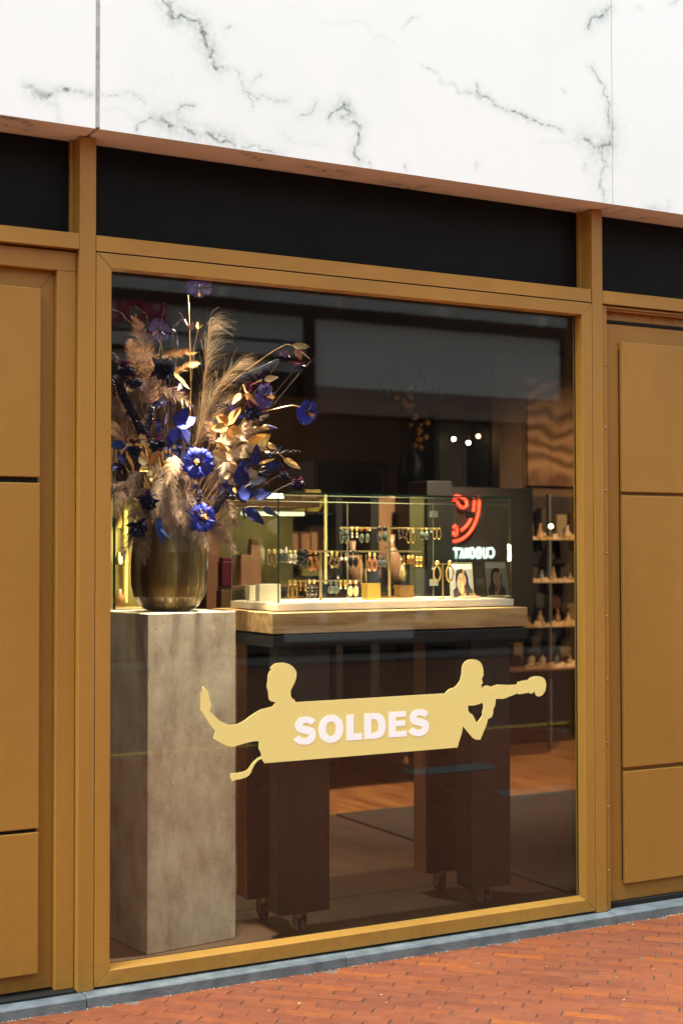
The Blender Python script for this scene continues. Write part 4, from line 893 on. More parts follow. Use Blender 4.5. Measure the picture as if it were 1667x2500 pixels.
def feather(base, tip, width, mt, lb, ctrl=None, dens=1.0, curl=.2, sparse=0, fluff=.25, name='feather', tail=True, asym=1.0):
    base, tip = Vector(base), Vector(tip); L = (tip-base).length
    c = ctrl if ctrl is not None else base.lerp(tip, .5)+Vector((rnB.gauss(0, .12)*L, rnB.gauss(0, .1)*L, .16*L))
    n = int(14+L*40); P = bez(base, c, tip, n)
    t = thing(name, lb, 'feather', base, 'dyed feathers in the bouquet')
    q = MB(); q.tube(P, [.0016*(1-.85*i/n)+.0002 for i in range(n+1)], 5)
    if tail: stem_to(q, base, .0014)
    q.build('quill', mt, t)
    b = MB(); nb = int(L*1250*dens); side0 = -VIEW
    ca = [[rnB.gauss(0, 1) for _ in range(nb//5+2)] for _ in (0, 1)]
    for k in range(nb):
        u_ = (k+rnB.random())/nb; f = u_*n; i = min(int(f), n-1); p = P[i].lerp(P[i+1], f-i)
        d = (P[i+1]-P[i]).normalized(); s_ = d.cross(side0)
        if s_.length < .1: s_ = d.orthogonal()
        s_.normalize(); nn = s_.cross(d)
        env = (math.sin(math.pi*min(1, (.12+.88*u_)**.8))**.55)*(1-.12*u_)
        if u_ > .93: env = max(env, .35)
        for sg in (-1, 1):
            cl = ca[sg > 0][k//5]; bl = width/2*env*rnB.uniform(.72, 1.22)*(1+.16*cl)
            ang = R(rnB.gauss(50, 7)-20*u_+9*cl)
            dd = (s_*sg*math.sin(ang)+d*math.cos(ang)+nn*rnB.gauss(0, fluff*.6)+nn*cl*.25).normalized()
            e1 = p+dd*bl*.55; e2 = p+dd*bl+d*bl*curl*rnB.uniform(.3, 1)-Vector((0, 0, .12*bl))+nn*rnB.gauss(0, fluff)*bl*.5
            w = .00070; wv = d*w
            b.add([p-wv, p+wv, e1+wv*.9, e1-wv*.9, e2], [(0, 1, 2, 3), (3, 2, 4)])
    b.build('barbs', mt, t); return t
def hibiscus(c, facing, r, mt, lb, stem=True, openness=.55, stem_path=None):
    c = Vector(c); z = Vector(facing).normalized(); x = z.orthogonal().normalized(); y = z.cross(x)
    t = thing('hibiscus_flower', lb, 'flower', c, 'blue hibiscus flowers')
    ph0 = rnB.random()*6
    for k in range(5):
        a = ph0+k*2*math.pi/5; m = MB(); P = []
        rd = x*math.cos(a)+y*math.sin(a); td = z.cross(rd); rp = rnB.random()*6
        for i in range(8):
            u_ = i/7; row = []; hw = R(40)*(.62+.38*u_)
            for j in range(13):
                v_ = j/12*2-1; rr = r*(.06+.99*u_)*(1-.20*v_**4*u_)*(1+.06*u_*math.sin(v_*15+rp))
                ang = hw*v_
                h = openness*r*(u_**1.4)*.8-.0*r-.45*r*u_**4+.09*r*math.sin(v_*15+rp)*u_+.16*r*v_*u_+rnB.gauss(0, .006)*r
                row.append(c+(rd*math.cos(ang)+td*math.sin(ang))*rr+z*(h-.15*r))
            P.append(row)
        m.grid(P); m.build('petal', mt, t, smooth=True)
    m = MB(); e = c+z*r*.85; m.tube([c-z*r*.15, c+z*r*.4, e], r*.05, 6, m=0)
    for k in range(40): m.ball(c+z*r*rnB.uniform(.45, .9)+(x*rnB.gauss(0, 1)+y*rnB.gauss(0, 1))*r*.07, r*.035, 5, 4)
    m.build('stamen', YSTAM, t)
    m = MB(); m.ball(c-z*r*.10, r*.27, 10, 6); m.build('throat', PURP, t, smooth=True)
    m = MB()
    if stem_path: m.tube(stem_path, [.0022]*len(stem_path), 6); stem_to(m, stem_path[0]); m.build('stem', GSTEM, t, smooth=True)
    elif stem: stem_to(m, c-z*r*.15, .002); m.build('stem', STEM, t)
    return t
def bloom(c, down, r, mt, mt2, lb, n=46, sep=4, sq=1.0, stem=True):
    c = Vector(c); z = Vector(down).normalized(); x = z.orthogonal().normalized(); y = z.cross(x)
    t = thing('dark_bloom', lb, 'flower', c, 'ruffled dark blooms'); m = MB()
    for k in range(n):
        f = k/n; a = k*2.399+rnB.gauss(0, .2); th_ = .25+1.35*f
        d = (z*math.cos(th_)+(x*math.cos(a)*sq+y*math.sin(a))*math.sin(th_)).normalized()
        b0 = c+d*r*.18; L = r*rnB.uniform(.5, .88)
        leaf(m, b0, b0+d*L, r*rnB.uniform(.55, .85), nrm=(z*.8-d*.6+Vector((rnB.gauss(0, .3),)*3)), nl=4, nw=4, fold=.5, curl=.3)
    m.build('petals', mt, t, smooth=True)
    if sep:
        m = MB()
        for k in range(sep):
            a = k*2*math.pi/sep+rnB.random(); d = (-z*.35+x*math.cos(a)+y*math.sin(a)).normalized()
            leaf(m, c-z*r*.2, c-z*r*.2+d*r*rnB.uniform(1.0, 1.3), r*.6, nrm=-z, nl=5, nw=4, fold=.4, curl=-.25)
        m.build('sepals', mt2, t, smooth=True)
    m = MB(); stem_to(m, c-z*r*.2) if stem else m.tube([c-z*r*.2, c-z*r*.6], .0015, 5); m.build('stem', STEM, t); return t
def berries(path, thick, r, lb, mt=None, n=None, stem=True):
    t = thing('berry_spray', lb, 'berries', path[0], 'dark berry sprays'); P = [Vector(p) for p in path]
    L = sum((b-a).length for a, b in zip(P, P[1:])); thick *= .88; n = n or int(L/(r*1.0)*max(1, thick/r*2.0)); m = MB()
    for k in range(n):
        u_ = (k+.5)/n*(len(P)-1); i = min(int(u_), len(P)-2); p = P[i].lerp(P[i+1], u_-i)
        a = k*2.399; q = thick*rnB.uniform(.7, 1)*(1 if 2 < k < n-3 else .5)
        d = (P[i+1]-P[i]).normalized(); x = d.orthogonal().normalized(); y = d.cross(x)
        m.ball(p+(x*math.cos(a)+y*math.sin(a))*q, r*rnB.uniform(.85, 1.1), 8, 6)
    m.build('berries', mt or BERRY, t, smooth=True)
    m = MB(); m.tube(P, .0012, 5)
    if stem: stem_to(m, P[-1])
    m.build('stem', STEM, t); return t

# feathers -----------------------------------------------------------
FE = [ # base, tip, width px, depth, material, label, options
 ((372,985),(330,778),84,-.02,FPK,'peach feather plume rising at the upper left of the bouquet',{'fluff':.5}),
 ((385,905),(340,850),60,.02,FPK,'short peach feather curling left at the upper left',{'fluff':.4}),
 ((395,872),(478,862),30,-.10,FGO,'bright golden feather pointing right at the upper left',{'fluff':.15}),
 ((425,912),(484,885),30,-.12,FGO,'small pale golden feather below the bright golden one',{'fluff':.15}),
 ((345,985),(398,900),52,-.04,FBR,'rust brown feather between the dark blooms at the left',{}),
 ((390,948),(466,992),44,-.10,FPK,'peach feather with bright tip pointing at the blue leaves',{'fluff':.35}),
 ((300,955),(362,925),34,.0,FBR,'faint brown feather under the magenta blooms',{}),
 ((312,1082),(272,950),72,-.03,FBR,'large brown feather at the left edge of the window',{'fluff':.2}),
 ((318,1085),(258,1035),60,.03,FPK,'wide rust feather low at the left edge',{'fluff':.3}),
 ((350,1075),(368,1000),40,.1,FBR,'thin brown feather behind the berry sprays',{}),
 ((530,1090),(640,1046),60,-.10,FPK,'large peach feather spreading right under the gold leaves',{'fluff':.35}),
 ((540,1125),(648,1092),52,-.13,FPK,'pinkish peach feather above the blue leaf branch',{'fluff':.3}),
 ((525,1085),(503,1030),44,-.08,FPK,'fluffy pink feather tip left of the gold leaves',{'fluff':.6}),
 ((583,1046),(654,1014),28,-.12,FPK,'slim barred peach feather pointing up right',{'fluff':.08}),
 ((548,1118),(540,1175),44,-.15,FGR,'pale downy feather below the gold leaves',{'fluff':.4}),
 ((590,1150),(655,1180),40,-.08,FGR,'grey-pink feather behind the blue leaf branch',{'fluff':.3}),
 ((402,1150),(408,1285),76,-.14,FGR,'large grey-brown feather hanging over the front of the vase',{'fluff':.25,'dens':1.3}),
 ((392,1145),(452,1165),50,-.12,FPK,'bright peach feather arching over the bouquet centre',{'fluff':.5}),
 ((430,1150),(478,1180),50,-.10,FBR,'brown feather right of the arching peach one',{'fluff':.4}),
 ((300,1175),(340,1262),58,-.08,FBR,'brown feather drooping at the left above the vase',{'fluff':.35}),
 ((320,1195),(272,1188),48,-.06,FBR,'dark brown feather pointing left at the window edge',{'fluff':.4}),
 ((338,1210),(352,1280),44,-.12,FGR,'grey feather beside the purple bloom',{'fluff':.3}),
 ((335,1285),(300,1375),52,-.12,FBR,'long brown feather hanging left of the vase',{'fluff':.3}),
 ((345,1290),(352,1378),48,-.13,FBR,'brown feather hanging over the left of the vase',{'fluff':.3}),
 ((440,1215),(452,1305),50,-.14,FGR,'grey-brown feather hanging over the vase rim',{'fluff':.35}),
 ((498,1288),(590,1280),46,-.10,FBR,'dark brown feather sticking out right of the vase',{'fluff':.25}),
 ((500,1285),(574,1348),56,-.12,FGR,'brown feather drooping right of the vase',{'fluff':.3}),
 ((478,1288),(496,1335),48,-.15,FGR,'soft grey feather under the lower hibiscus',{'fluff':.35}),
 ((500,1190),(570,1175),74,.04,FBR,'broad rust brown feather behind the berries at the right',{'fluff':.15}),
 ((455,1230),(505,1240),46,-.13,FGR,'downy feather touching the lower hibiscus',{'fluff':.6}),
 ((470,1130),(520,1160),60,.05,FBR,'broad brown feather behind the central hibiscus',{'fluff':.2}),
 ((380,1120),(360,1180),60,.0,FBR,'brown feather behind the gold leaves at the left',{'fluff':.3}),
 ((400,1200),(375,1270),60,.02,FBR,'dark feather filling the vase mouth at the left',{'fluff':.4}),
 ((470,1210),(520,1262),60,.03,FBR,'dark feather filling the vase mouth at the right',{'fluff':.4}),
]
WHERE = ['over the left rim', 'low at the far left', 'behind the purple bloom', 'at the left of the vase mouth', 'in the centre of the vase mouth', 'under the central hibiscus', 'beside the lower hibiscus', 'right of the lower hibiscus', 'over the right rim', 'low at the right', 'behind the thick berry spray', 'left of the large hanging one', 'right of the large hanging one', 'above the purple bloom', 'left of the central hibiscus', 'at the upper left behind the blue-black bloom', 'left of the sloping berries', 'under the rust plume']
MORE = [(330,1240,318,1330),(300,1200,282,1262),(350,1190,372,1262),(370,1240,352,1318),(410,1240,425,1322),(440,1170,470,1230),(470,1245,462,1318),(505,1262,540,1318),(488,1270,520,1352),(500,1275,566,1318),(530,1215,575,1262),(388,1180,372,1262),(430,1190,438,1275),(335,1150,318,1212),(425,1110,405,1180),(360,960,375,880),(300,1010,283,930),(330,900,318,830)]
for q, (a, b, c, d) in enumerate(MORE): FE.append(((a,b),(c,d),50 if q < 15 else 56,-.10-.004*q if q < 15 else .0,[FBR,FGR,FPK][q % 3] if q not in (2,5) else FBR,'downy brown feather '+WHERE[q],{'fluff':.35,'dens':1.2}))
PXM = 640.
for b_, t_, w_, dy, mt, lb, op in FE:
    feather(px3(*b_, dy), px3(*t_, dy-.02), w_/PXM, mt, lb, ctrl=op.pop('ctrl', None), **op)
# pampas ---------------------------------------------------------------
def pampas(path, spread, tuft, n, lb, curl):
    P0 = [px3(x, y, d) for x, y, d in path]; t = thing('pampas_plume', lb, 'pampas grass', P0[0], 'pampas grass plumes'); m = MB()
    m.tube(P0, .0016, 5); stem_to(m, P0[0]); m.build('stem', GSTEM, t); m = MB()
    for k in range(n):
        u_ = rnB.random()**.8*(len(P0)-1.001); i = int(u_); p = P0[i].lerp(P0[i+1], u_-i); d = (P0[i+1]-P0[i]).normalized()
        f = u_/(len(P0)-1); d = (d+Vector((rnB.gauss(0, spread), rnB.gauss(0, spread), rnB.gauss(0, spread)))).normalized(); L = tuft*rnB.uniform(.5, 1.2)
        pts = [p]; cv = curl*Vector((rnB.uniform(.2, 1), rnB.gauss(0, .4), -rnB.uniform(.1, 1.0)))*(f**2+.1)
        for s_ in range(6): d = (d+cv*.30+Vector((rnB.gauss(0, .12),)*3)).normalized(); pts.append(pts[-1]+d*L/6)
        side = d.cross(VIEW).normalized()*.00036
        vs = []; 
        for q, pp in enumerate(pts): vs += [pp-side*(1.2-q/7), pp+side*(1.2-q/7)]
        m.add(vs, [(2*q, 2*q+1, 2*q+3, 2*q+2) for q in range(6)])
    m.build('strands', PAMP, t); return t
pampas([(478,1090,0),(492,1000,0),(502,900,-.02),(508,835,-.03),(512,790,-.04)], .22, .13, 330, 'tall pampas plume with golden curled tip at the top', 1.6)
pampas([(478,1085,0),(500,1010,0),(530,950,-.03),(565,905,-.05),(588,885,-.06)], .42, .11, 380, 'second pampas plume leaning right, golden and wispy', .9)
pampas([(470,1090,.02),(505,1050,0),(545,990,-.02)], .2, .12, 150, 'lower pampas plume behind the gold leaves', .3)
# hibiscus ---------------------------------------------------------------
toC = -VIEW
hibiscus(px3(482,1130,-.18), toC+Vector((-.12, 0, .1)), .060, BLUE, 'bright blue hibiscus with orange stamen in the middle of the bouquet')
hibiscus(px3(494,1264,-.16), toC+Vector((.25, 0, .1)), .056, BLUE, 'blue hibiscus low at the right of the vase mouth')
hibiscus(px3(752,1008,-.12), toC+Vector((.5, .1, -.25)), .050, BLUE, 'blue hibiscus alone at the end of the long right stem', stem_path=[px3(600,1018,-.1), px3(650,1003,-.11), px3(715,989,-.11), px3(736,995,-.11), px3(748,1006,-.11)])
hibiscus(px3(650,968,-.10), toC+Vector((.7, 0, -.1)), .050, LILAC, 'lilac blue hibiscus at the upper right beside the pale gold leaf')
hibiscus(px3(486,704,.02), toC*.5+Vector((0, 0, -.6)), .052, LILAC, 'blue-grey hibiscus at the very top of the bouquet on a tall stem', stem_path=[px3(464,1080,0), px3(466,940,0), px3(463,800,0), px3(460,720,.01)])
hibiscus(px3(388,806,-.04), toC*.5+Vector((-.6, 0, -.5)), .046, LILAC, 'violet hibiscus half turned away at the upper left')
# blue leaf clusters ------------------------------------------------------
def leafset(lb, items, mt, cat='leafy branch', name='leaf_branch', grp='leafy branches', stemm=None, spts=None, stem_end=None, **k):
    first = px3(items[0][0], items[0][1], items[0][5] if len(items[0]) > 5 else -.1)
    t = thing(name, lb, cat, first, grp)
    for it in items:
        x0, y0, x1, y1, w = it[:5]; dy = it[5] if len(it) > 5 else -.1; m = MB()
        leaf(m, px3(x0, y0, dy), px3(x1, y1, dy+rnB.gauss(0, .02)), w/PXM, **k); m.build('leaf', it[6] if len(it) > 6 else mt, t, smooth=True)
    m = MB()
    if spts: m.tube([px3(*p) for p in spts], .0016, 5); stem_to(m, px3(*spts[-1]))
    else: stem_to(m, first, .0016)
    m.build('stem', stemm or STEM, t); return t
BIGL = dict(serr=.05, nl=11, nw=7, fold=.12, curl=.06)
leafset('cluster of large blue petals just above the central hibiscus', [(432,1042,478,1020,44,-.16,BLUE),(428,1038,462,992,40,-.14,NAVY),(430,1045,424,1080,36,-.17,BLUE),(445,1050,460,1082,48,-.13,NAVY),(420,1060,412,1096,30,-.12,NAVY)], BLUE, 'flower', 'blue_petal_cluster', 'blue petal clusters', **BIGL)
leafset('dark navy leaf behind the central hibiscus at its left', [(452,1095,438,1170,50,-.05,NAVY)], NAVY, **BIGL)
leafset('large branch of navy blue leaves at the right, above the glass case', [(621.9,1137,627,1083,36,-.12),(589.6,1186,590,1130,46,-.16),(609,1145,583,1126,30,-.10),(573,1198,539,1180,22,-.14),(608.6,1184,652,1167,32,-.15,BLULEAF),(581,1201,625,1206,44,-.14),(583,1195,600,1228,34,-.13),(619,1208,664,1206,34,-.15),(646,1138,693,1133,22,-.12),(657.5,1116,691,1088,16,-.1)], NAVY,
        stemm=mat('olive_stem', (.30, .26, .06), .5), spts=[(690,1134,-.12),(640,1140,-.12),(608,1183,-.14),(572,1206,-.13),(540,1225,-.08)], **BIGL)
leafset('low twig with three dark blue leaves in front of the glass case corner', [(592,1240,597,1267,24,-.15),(601,1241,646,1281,30,-.16),(641,1238,681,1261,22,-.15,BLULEAF)], NAVY, spts=[(655,1243,-.15),(625,1236,-.15),(590,1240,-.14),(545,1240,-.1)], **BIGL)
leafset('wide blue petal at the left edge of the window', [(308,1088,262,1085,24,-.12,BLULEAF)], NAVY, **BIGL)
leafset('twisted light blue leaf hanging over the vase rim', [(386,1262,395,1330,24,-.17,BLULEAF),(392,1290,415,1316,9,-.17,BLULEAF)], BLULEAF, **BIGL)
# gold leaves --------------------------------------------------------------
GL = dict(serr=.04, nl=9, nw=6, fold=.35, curl=.18)
leafset('rosette of broad golden leaves right of the pampas', [(556,1040,525,1012,36,-.14,TANLEAF),(556,1042,512,1048,28,-.16,GLEAF),(558,1038,591,996,36,-.13,TANLEAF),(560,1044,588,1057,26,-.16,GLEAF),(555,1045,569,1068,16,-.17,GLEAF)], GLEAF, **GL)
leafset('large cupped golden leaf behind the peach feathers', [(600,1098,659,1060,50,-.08,GLEAF)], GLEAF, serr=.02, nl=12, nw=9, fold=.5, curl=.1)
leafset('three crumpled gold leaves below the rosette', [(528,1076,567,1107,22,-.18,GLEAF),(520,1102,556,1128,28,-.18,PGLEAF),(562,1125,576,1158,26,-.14,GLEAF)], GLEAF, **GL)
leafset('thin golden leaf among the navy leaves', [(632,1132,670,1122,10,-.14,GLEAF)], GLEAF, **GL)
leafset('small round gold leaf above the berries at the right', [(546,1168,564,1155,20,-.12,PGLEAF),(571,1190,577,1203,9,-.16,GLEAF)], PGLEAF, **GL)
leafset('gleaming pale gold leaf in the middle of the upper bouquet', [(425,911,459,953,19,-.18,PGLEAF)], PGLEAF, **GL)
leafset('glossy gold leaf pointing right over the lilac hibiscus', [(645,927,677,922,18,-.14,PGLEAF)], PGLEAF, spts=[(640,927,-.13),(612,940,-.1),(590,975,-.06)], stemm=GSTEM, **GL)
leafset('large pale gold leaf hanging left of the lilac hibiscus', [(601,956,632,986,32,-.17,PGLEAF),(588,960,568,989,18,-.14,TANLEAF)], PGLEAF, spts=[(600,958,-.16),(594,938,-.12),(575,975,-.06)], stemm=GSTEM, **GL)
leafset('long golden stem arching to pale gold leaves at the far upper right', [(716,845,756,850,26,-.14,PGLEAF),(724,850,735,880,20,-.13,TANLEAF)], PGLEAF, spts=[(756,876,-.13),(740,862,-.13),(718,844,-.13),(700,840,-.13),(669,856,-.12),(597,906,-.1),(540,956,-.06)], stemm=GSTEM, **GL)
leafset('crumpled gold leaf on a thin stem at the right edge of the bouquet', [(656,1080,678,1098,24,-.15,PGLEAF)], PGLEAF, spts=[(662,1100,-.15),(620,1101,-.14),(566,1101,-.12)], stemm=GSTEM, **GL)
leafset('bright pale gold leaf dangling at the right above the glass case', [(694,1120,728,1142,20,-.15,PGLEAF)], PGLEAF, spts=[(700,1124,-.15),(680,1107,-.15),(645,1103,-.13)], stemm=GSTEM, **GL)
leafset('two tan leaves near the top on tall golden stems', [(464,806,445,762,16,-.10,TANLEAF),(466,806,472,785,14,-.1,TANLEAF),(482,803,484,783,8,-.1,GLEAF),(484,804,494,790,9,-.1,TANLEAF)], TANLEAF, spts=[(484,804,-.08),(474,850,-.06),(468,930,-.04)], stemm=GSTEM, **GL)
leafset('spray of gold leaves at the lower left of the bouquet', [(364,1138,389,1095,28,-.15,TANLEAF),(362,1131,338,1116,30,-.15,PGLEAF),(363,1142,340,1153,24,-.16,GLEAF),(364,1148,385,1162,26,-.16,PGLEAF),(368,1150,372,1178,24,-.15,PGLEAF)], GLEAF, **GL)
leafset('ribbed gold leaf between the dark blooms at the left', [(345,1058,354,1092,20,-.14,PGLEAF),(340,1062,318,1080,18,-.12,TANLEAF)], PGLEAF, **GL)
leafset('crumpled gold leaf low at the left of the vase mouth', [(352,1235,372,1272,26,-.12,PGLEAF)], PGLEAF, **GL)
leafset('thin gold twig with one leaf between the magenta blooms', [(330,890,342,882,14,-.14,PGLEAF)], PGLEAF, spts=[(370,895,-.12),(345,897,-.13),(335,915,-.12),(332,925,-.1)], stemm=GSTEM, **GL)
# buds / dark blooms -----------------------------------------------------------
t = thing('flower_bud', 'closed blue flower bud on a golden stem at the right', 'flower bud', px3(640,1043,-.13)); m = MB()
m.tube([px3(650,1041,-.13), px3(660,1043,-.13), px3(676,1045,-.13)], [.011, .008, .002], 8); m.build('petals', LILAC, t, smooth=True)
m = MB(); m.tube([px3(637,1044,-.13), px3(645,1042,-.13), px3(655,1043,-.13)], [.003, .010, .011], 8); m.build('calyx', PGLEAF, t, smooth=True)
m = MB(); m.tube([px3(638,1044,-.13), px3(610,1044,-.12), px3(585,1052,-.1)], .0016, 5); stem_to(m, px3(585,1052,-.1)); m.build('stem', GSTEM, t)
dn = Vector((0, -.2, -1))
BL = [((306,897),26,-.12,PURP,MAG,'magenta dark bloom at the upper left',dn),((328,928),24,-.14,DKP,MAG,'dark bloom with magenta sepals just under the magenta one at the left',dn),((397,900),30,-.16,DKP,PURP,'blue-black bloom in the upper centre left',toC+Vector((.3,0,-.3))),
 ((327,1090),28,-.16,DKP,MAG,'black bloom with pink top at the left edge',dn),((384,1078),28,-.15,DKP,MAG,'black bloom with pink top left of the blue petals',dn),((363,1222),28,-.15,DKP,PURP,'purple-black bloom above the vase at the left',dn+toC),
 ((338,1288),28,-.15,DKP,PURP,'black bloom hanging over the left rim of the vase',dn+toC),((616,1003),28,-.15,DKP,MAG,'dark blue bloom under the lilac hibiscus',dn+toC*.6),((640,1008),20,-.1,DKP,MAG,'small dark bloom right of the dark blue one',dn),
 ((605,945),18,-.1,MAG,MAG,'magenta blossom left of the lilac hibiscus',dn),((693,868),20,-.12,PURP,MAG,'pink and purple bloom at the end of the long upper stem',dn),((731,893),22,-.13,PURP,MAG,'pink topped bloom dangling at the far upper right',dn),
 ((727,1176),24,-.14,PURP,MAG,'purple bloom with pink top dangling above the glass case',dn),((692,1156),16,-.13,DKP,MAG,'small dark bloom beside the dangling purple one',dn),((762,879),7,-.12,PURP,MAG,'tiny purple bud at the far right of the bouquet',dn),((640,930),22,-.06,PURP,MAG,'mauve bloom behind the lilac hibiscus',toC+Vector((0,0,.4)))]
for (x, y), r, dy, a_, b_, lb, dd in BL: bloom(px3(x, y, dy), dd, r/PXM, a_, b_, lb, n=70 if r > 15 else 16)
FILL = [(400,985,-.02),(430,960,.02),(450,1100,-.04),(420,1110,-.02),(395,1040,0),(350,1130,-.03),(330,1010,.02),(500,1120,-.02),(520,1150,-.04),(470,1190,-.06),(545,1140,-.04),(570,1010,.0),(300,1130,-.02),(360,940,.04),(440,1240,-.08),(540,1200,-.03)]
FWH = ['above the blue petals', 'behind the pampas stem', 'left of the central hibiscus', 'under the blue petals', 'between the berry sprays and the blue petals', 'behind the lower left gold leaves', 'behind the sloping berries', 'right of the central hibiscus', 'under the gold rosette', 'above the lower hibiscus', 'behind the navy branch', 'under the dark blue bloom', 'at the left edge under the blue petal', 'beside the short left feather', 'just above the vase rim', 'above the thick berry spray']
for q, (x, y, dy) in enumerate(FILL):
    its = []
    for k in range(6):
        a = rnB.uniform(0, 6.28); L = rnB.uniform(20, 34); ox, oy = rnB.gauss(0, 8), rnB.gauss(0, 8)
        its.append((x+ox, y+oy, x+ox+L*math.cos(a), y+oy+L*math.sin(a)*.9, rnB.uniform(10, 17), dy+rnB.gauss(0, .02)))
    leafset('dark leafy sprig '+FWH[q], its, [NAVY, PURP, MATS['petal_black'], BLUE][q % 4] if q not in (3, 9) else BLULEAF, 'leafy sprig', 'leafy_sprig', 'dark leafy sprigs', serr=.08, nl=6, nw=4, fold=.3, curl=.2)
# berries -----------------------------------------------------------------------
r0 = .0052
berries([px3(286,917,-.12),px3(300,963,-.12),px3(322,1003,-.13),px3(347,1053,-.13),px3(355,1062,-.12)],.017,r0,'thick black berry spray sloping down at the left')
berries([px3(368,990,-.10),px3(366,1020,-.1),px3(360,1046,-.1),px3(367,1071,-.1)],.014,r0,'upright black berry spray beside the thick sloping one')
berries([px3(422,806,-.06),px3(427,840,-.06),px3(424,880,-.06),px3(416,925,-.06)],.014,r0,'tall blue-black berry spray in the upper centre',mt=BERRYB)
berries([px3(681,881,-.1),px3(640,900,-.09),px3(600,918,-.08),px3(569,935,-.06)],.010,r0*.9,'thin blue-black berry spray under the long golden stem',mt=BERRYB)
berries([px3(556,1198,-.14),px3(540,1218,-.14),px3(530,1235,-.14),px3(523,1250,-.13)],.016,r0,'thick black berry spray right of the lower hibiscus')
berries([px3(573,1212,-.13),px3(556,1220,-.13),px3(540,1232,-.13)],.012,r0,'short black berry spray under the navy leaves')
berries([px3(733,1103,-.13),px3(700,1104,-.13),px3(648,1110,-.12)],.007,r0,'loose berry string pointing right above the glass case',n=22)
berries([px3(690,1141,-.13),px3(660,1152,-.13),px3(631,1160,-.13)],.010,r0,'black berry spray beside the dangling purple bloom')
berries([px3(490,1199,-.15),px3(487,1212,-.15),px3(484,1224,-.15)],.010,r0,'small berry sprig above the lower hibiscus')
berries([px3(276,862,-.1),px3(286,878,-.1),px3(300,895,-.1)],.009,r0,'small berry sprig at the left edge above the magenta bloom',n=16)
berries([px3(272,925,-.12),px3(275,945,-.12),px3(280,965,-.12)],.009,r0,'dark berry sprig at the very left edge',n=16)
berries([px3(558,988,-.06),px3(535,992,-.04),px3(512,1010,-.03)],.009,r0*.8,'thin berry spray behind the wispy pampas',n=24)
# beaded twigs
def c4l(x, y): return (260+x/6.03, 690+y/6.03)
for pl, lb in (([(110,400),(235,460),(300,540),(400,620),(460,690)],'string of clear beads at the upper left, leftmost'), ([(420,350),(505,405),(595,460),(610,600)],'short string of clear beads over the lettering reflection'), ([(835,300),(845,430),(815,500),(812,620)],'upright string of clear beads near the violet hibiscus'), ([(1105,550),(1040,590),(990,640),(975,780)],'string of clear beads curving right of the violet hibiscus'), ([(780,850),(800,920),(780,1010),(775,1100)],'string of clear beads hanging under the violet hibiscus')):
    P = [px3(*c4l(*p), -.14) for p in pl]; t = thing('bead_string', lb, 'bead string', P[0], 'strings of clear beads'); m = MB(); n = 14
    for k in range(n):
        u_ = k/(n-1)*(len(P)-1.001); i = int(u_); m.ball(P[i].lerp(P[i+1], u_-i)+Vector((rnB.gauss(0, .002), 0, rnB.gauss(0, .002))), .0019, 7, 5)
    m.build('beads', BEAD, t, smooth=True); m = MB(); m.tube(P, .0004, 4); stem_to(m, P[-1], .0006); m.build('wire', STEM, t)
# thin stems that fill the bouquet's heart
for k in range(18):
    a = -1+k/8.5; p = px3(440+a*75, 1060+rnB.uniform(-70, 50), rnB.uniform(-.08, .12)); m = MB(); stem_to(m, p, .0017, .2)
    tag(m.build('dry_stem', STEM if k % 3 else GSTEM), 'thin dry stem in the heart of the bouquet, %s of eighteen from the left' % nth(k+1), 'stem', 'dry stems in the heart of the bouquet')

# ============================================================ TABLE
tb = thing('display_table', 'thick oak-topped black table on castors in the window', 'table', (2.98, .46, 0))
TX0, TX1, TY0, TY1 = 2.385, 3.585, .170, .76
bx('tabletop', SLAB, tb, TX0, TX1, TY0, TY1, 1.190, 1.271, bev=.003)
bx('steel_frame', STEEL, tb, TX0+.004, TX1+.003, TY0+.002, TY1, 1.136, 1.183, bev=.004)
bx('spacer', DARKGAP, tb, TX0+.02, TX1-.02, TY0+.02, TY1-.02, 1.1835, 1.1895)
WHL = mat('castor_rubber', (.03, .022, .018), .6); MET = mat('castor_metal', (.22, .19, .16), .4, metal=.7, var=.3)
for x0, x1, y0, y1 in ((2.433, 2.651, .205, .30), (3.318, 3.516, .205, .32), (2.433, 2.62, .50, .61), (3.318, 3.516, .55, .665)):
    lg = bx('leg', DARKWOOD, tb, x0, x1, y0, y1, .100, 1.1355, bev=.003)
    cx, cy = (x0+x1)/2, (y0+y1)/2
    m = MB(); m.box(cx-.03, cx+.03, cy-.03, cy+.03, .094, .0995); m.box(cx-.022, cx-.018, cy-.02, cy+.02, .03, .093); m.box(cx+.018, cx+.022, cy-.02, cy+.02, .03, .093)
    m.tube([(cx-.026, cy, .035), (cx+.026, cy, .035)], .006, 8); m.box(cx-.0175, cx+.0175, cy-.02, cy+.02, .086, .093)
    m.build('castor', MET, lg)
    m = MB(); m.tube([(cx-.012, cy, .035), (cx-.009, cy, .035), (cx+.009, cy, .035), (cx+.012, cy, .035)], [.030, .035, .035, .030], 20); m.build('castor_wheel', WHL, lg)
    bx('corner_trim', BROWNP if y0 > .4 else DARKWOOD, lg, x0-.0035, x0-.0003, y0+.01, y1-.01, .105, 1.13)

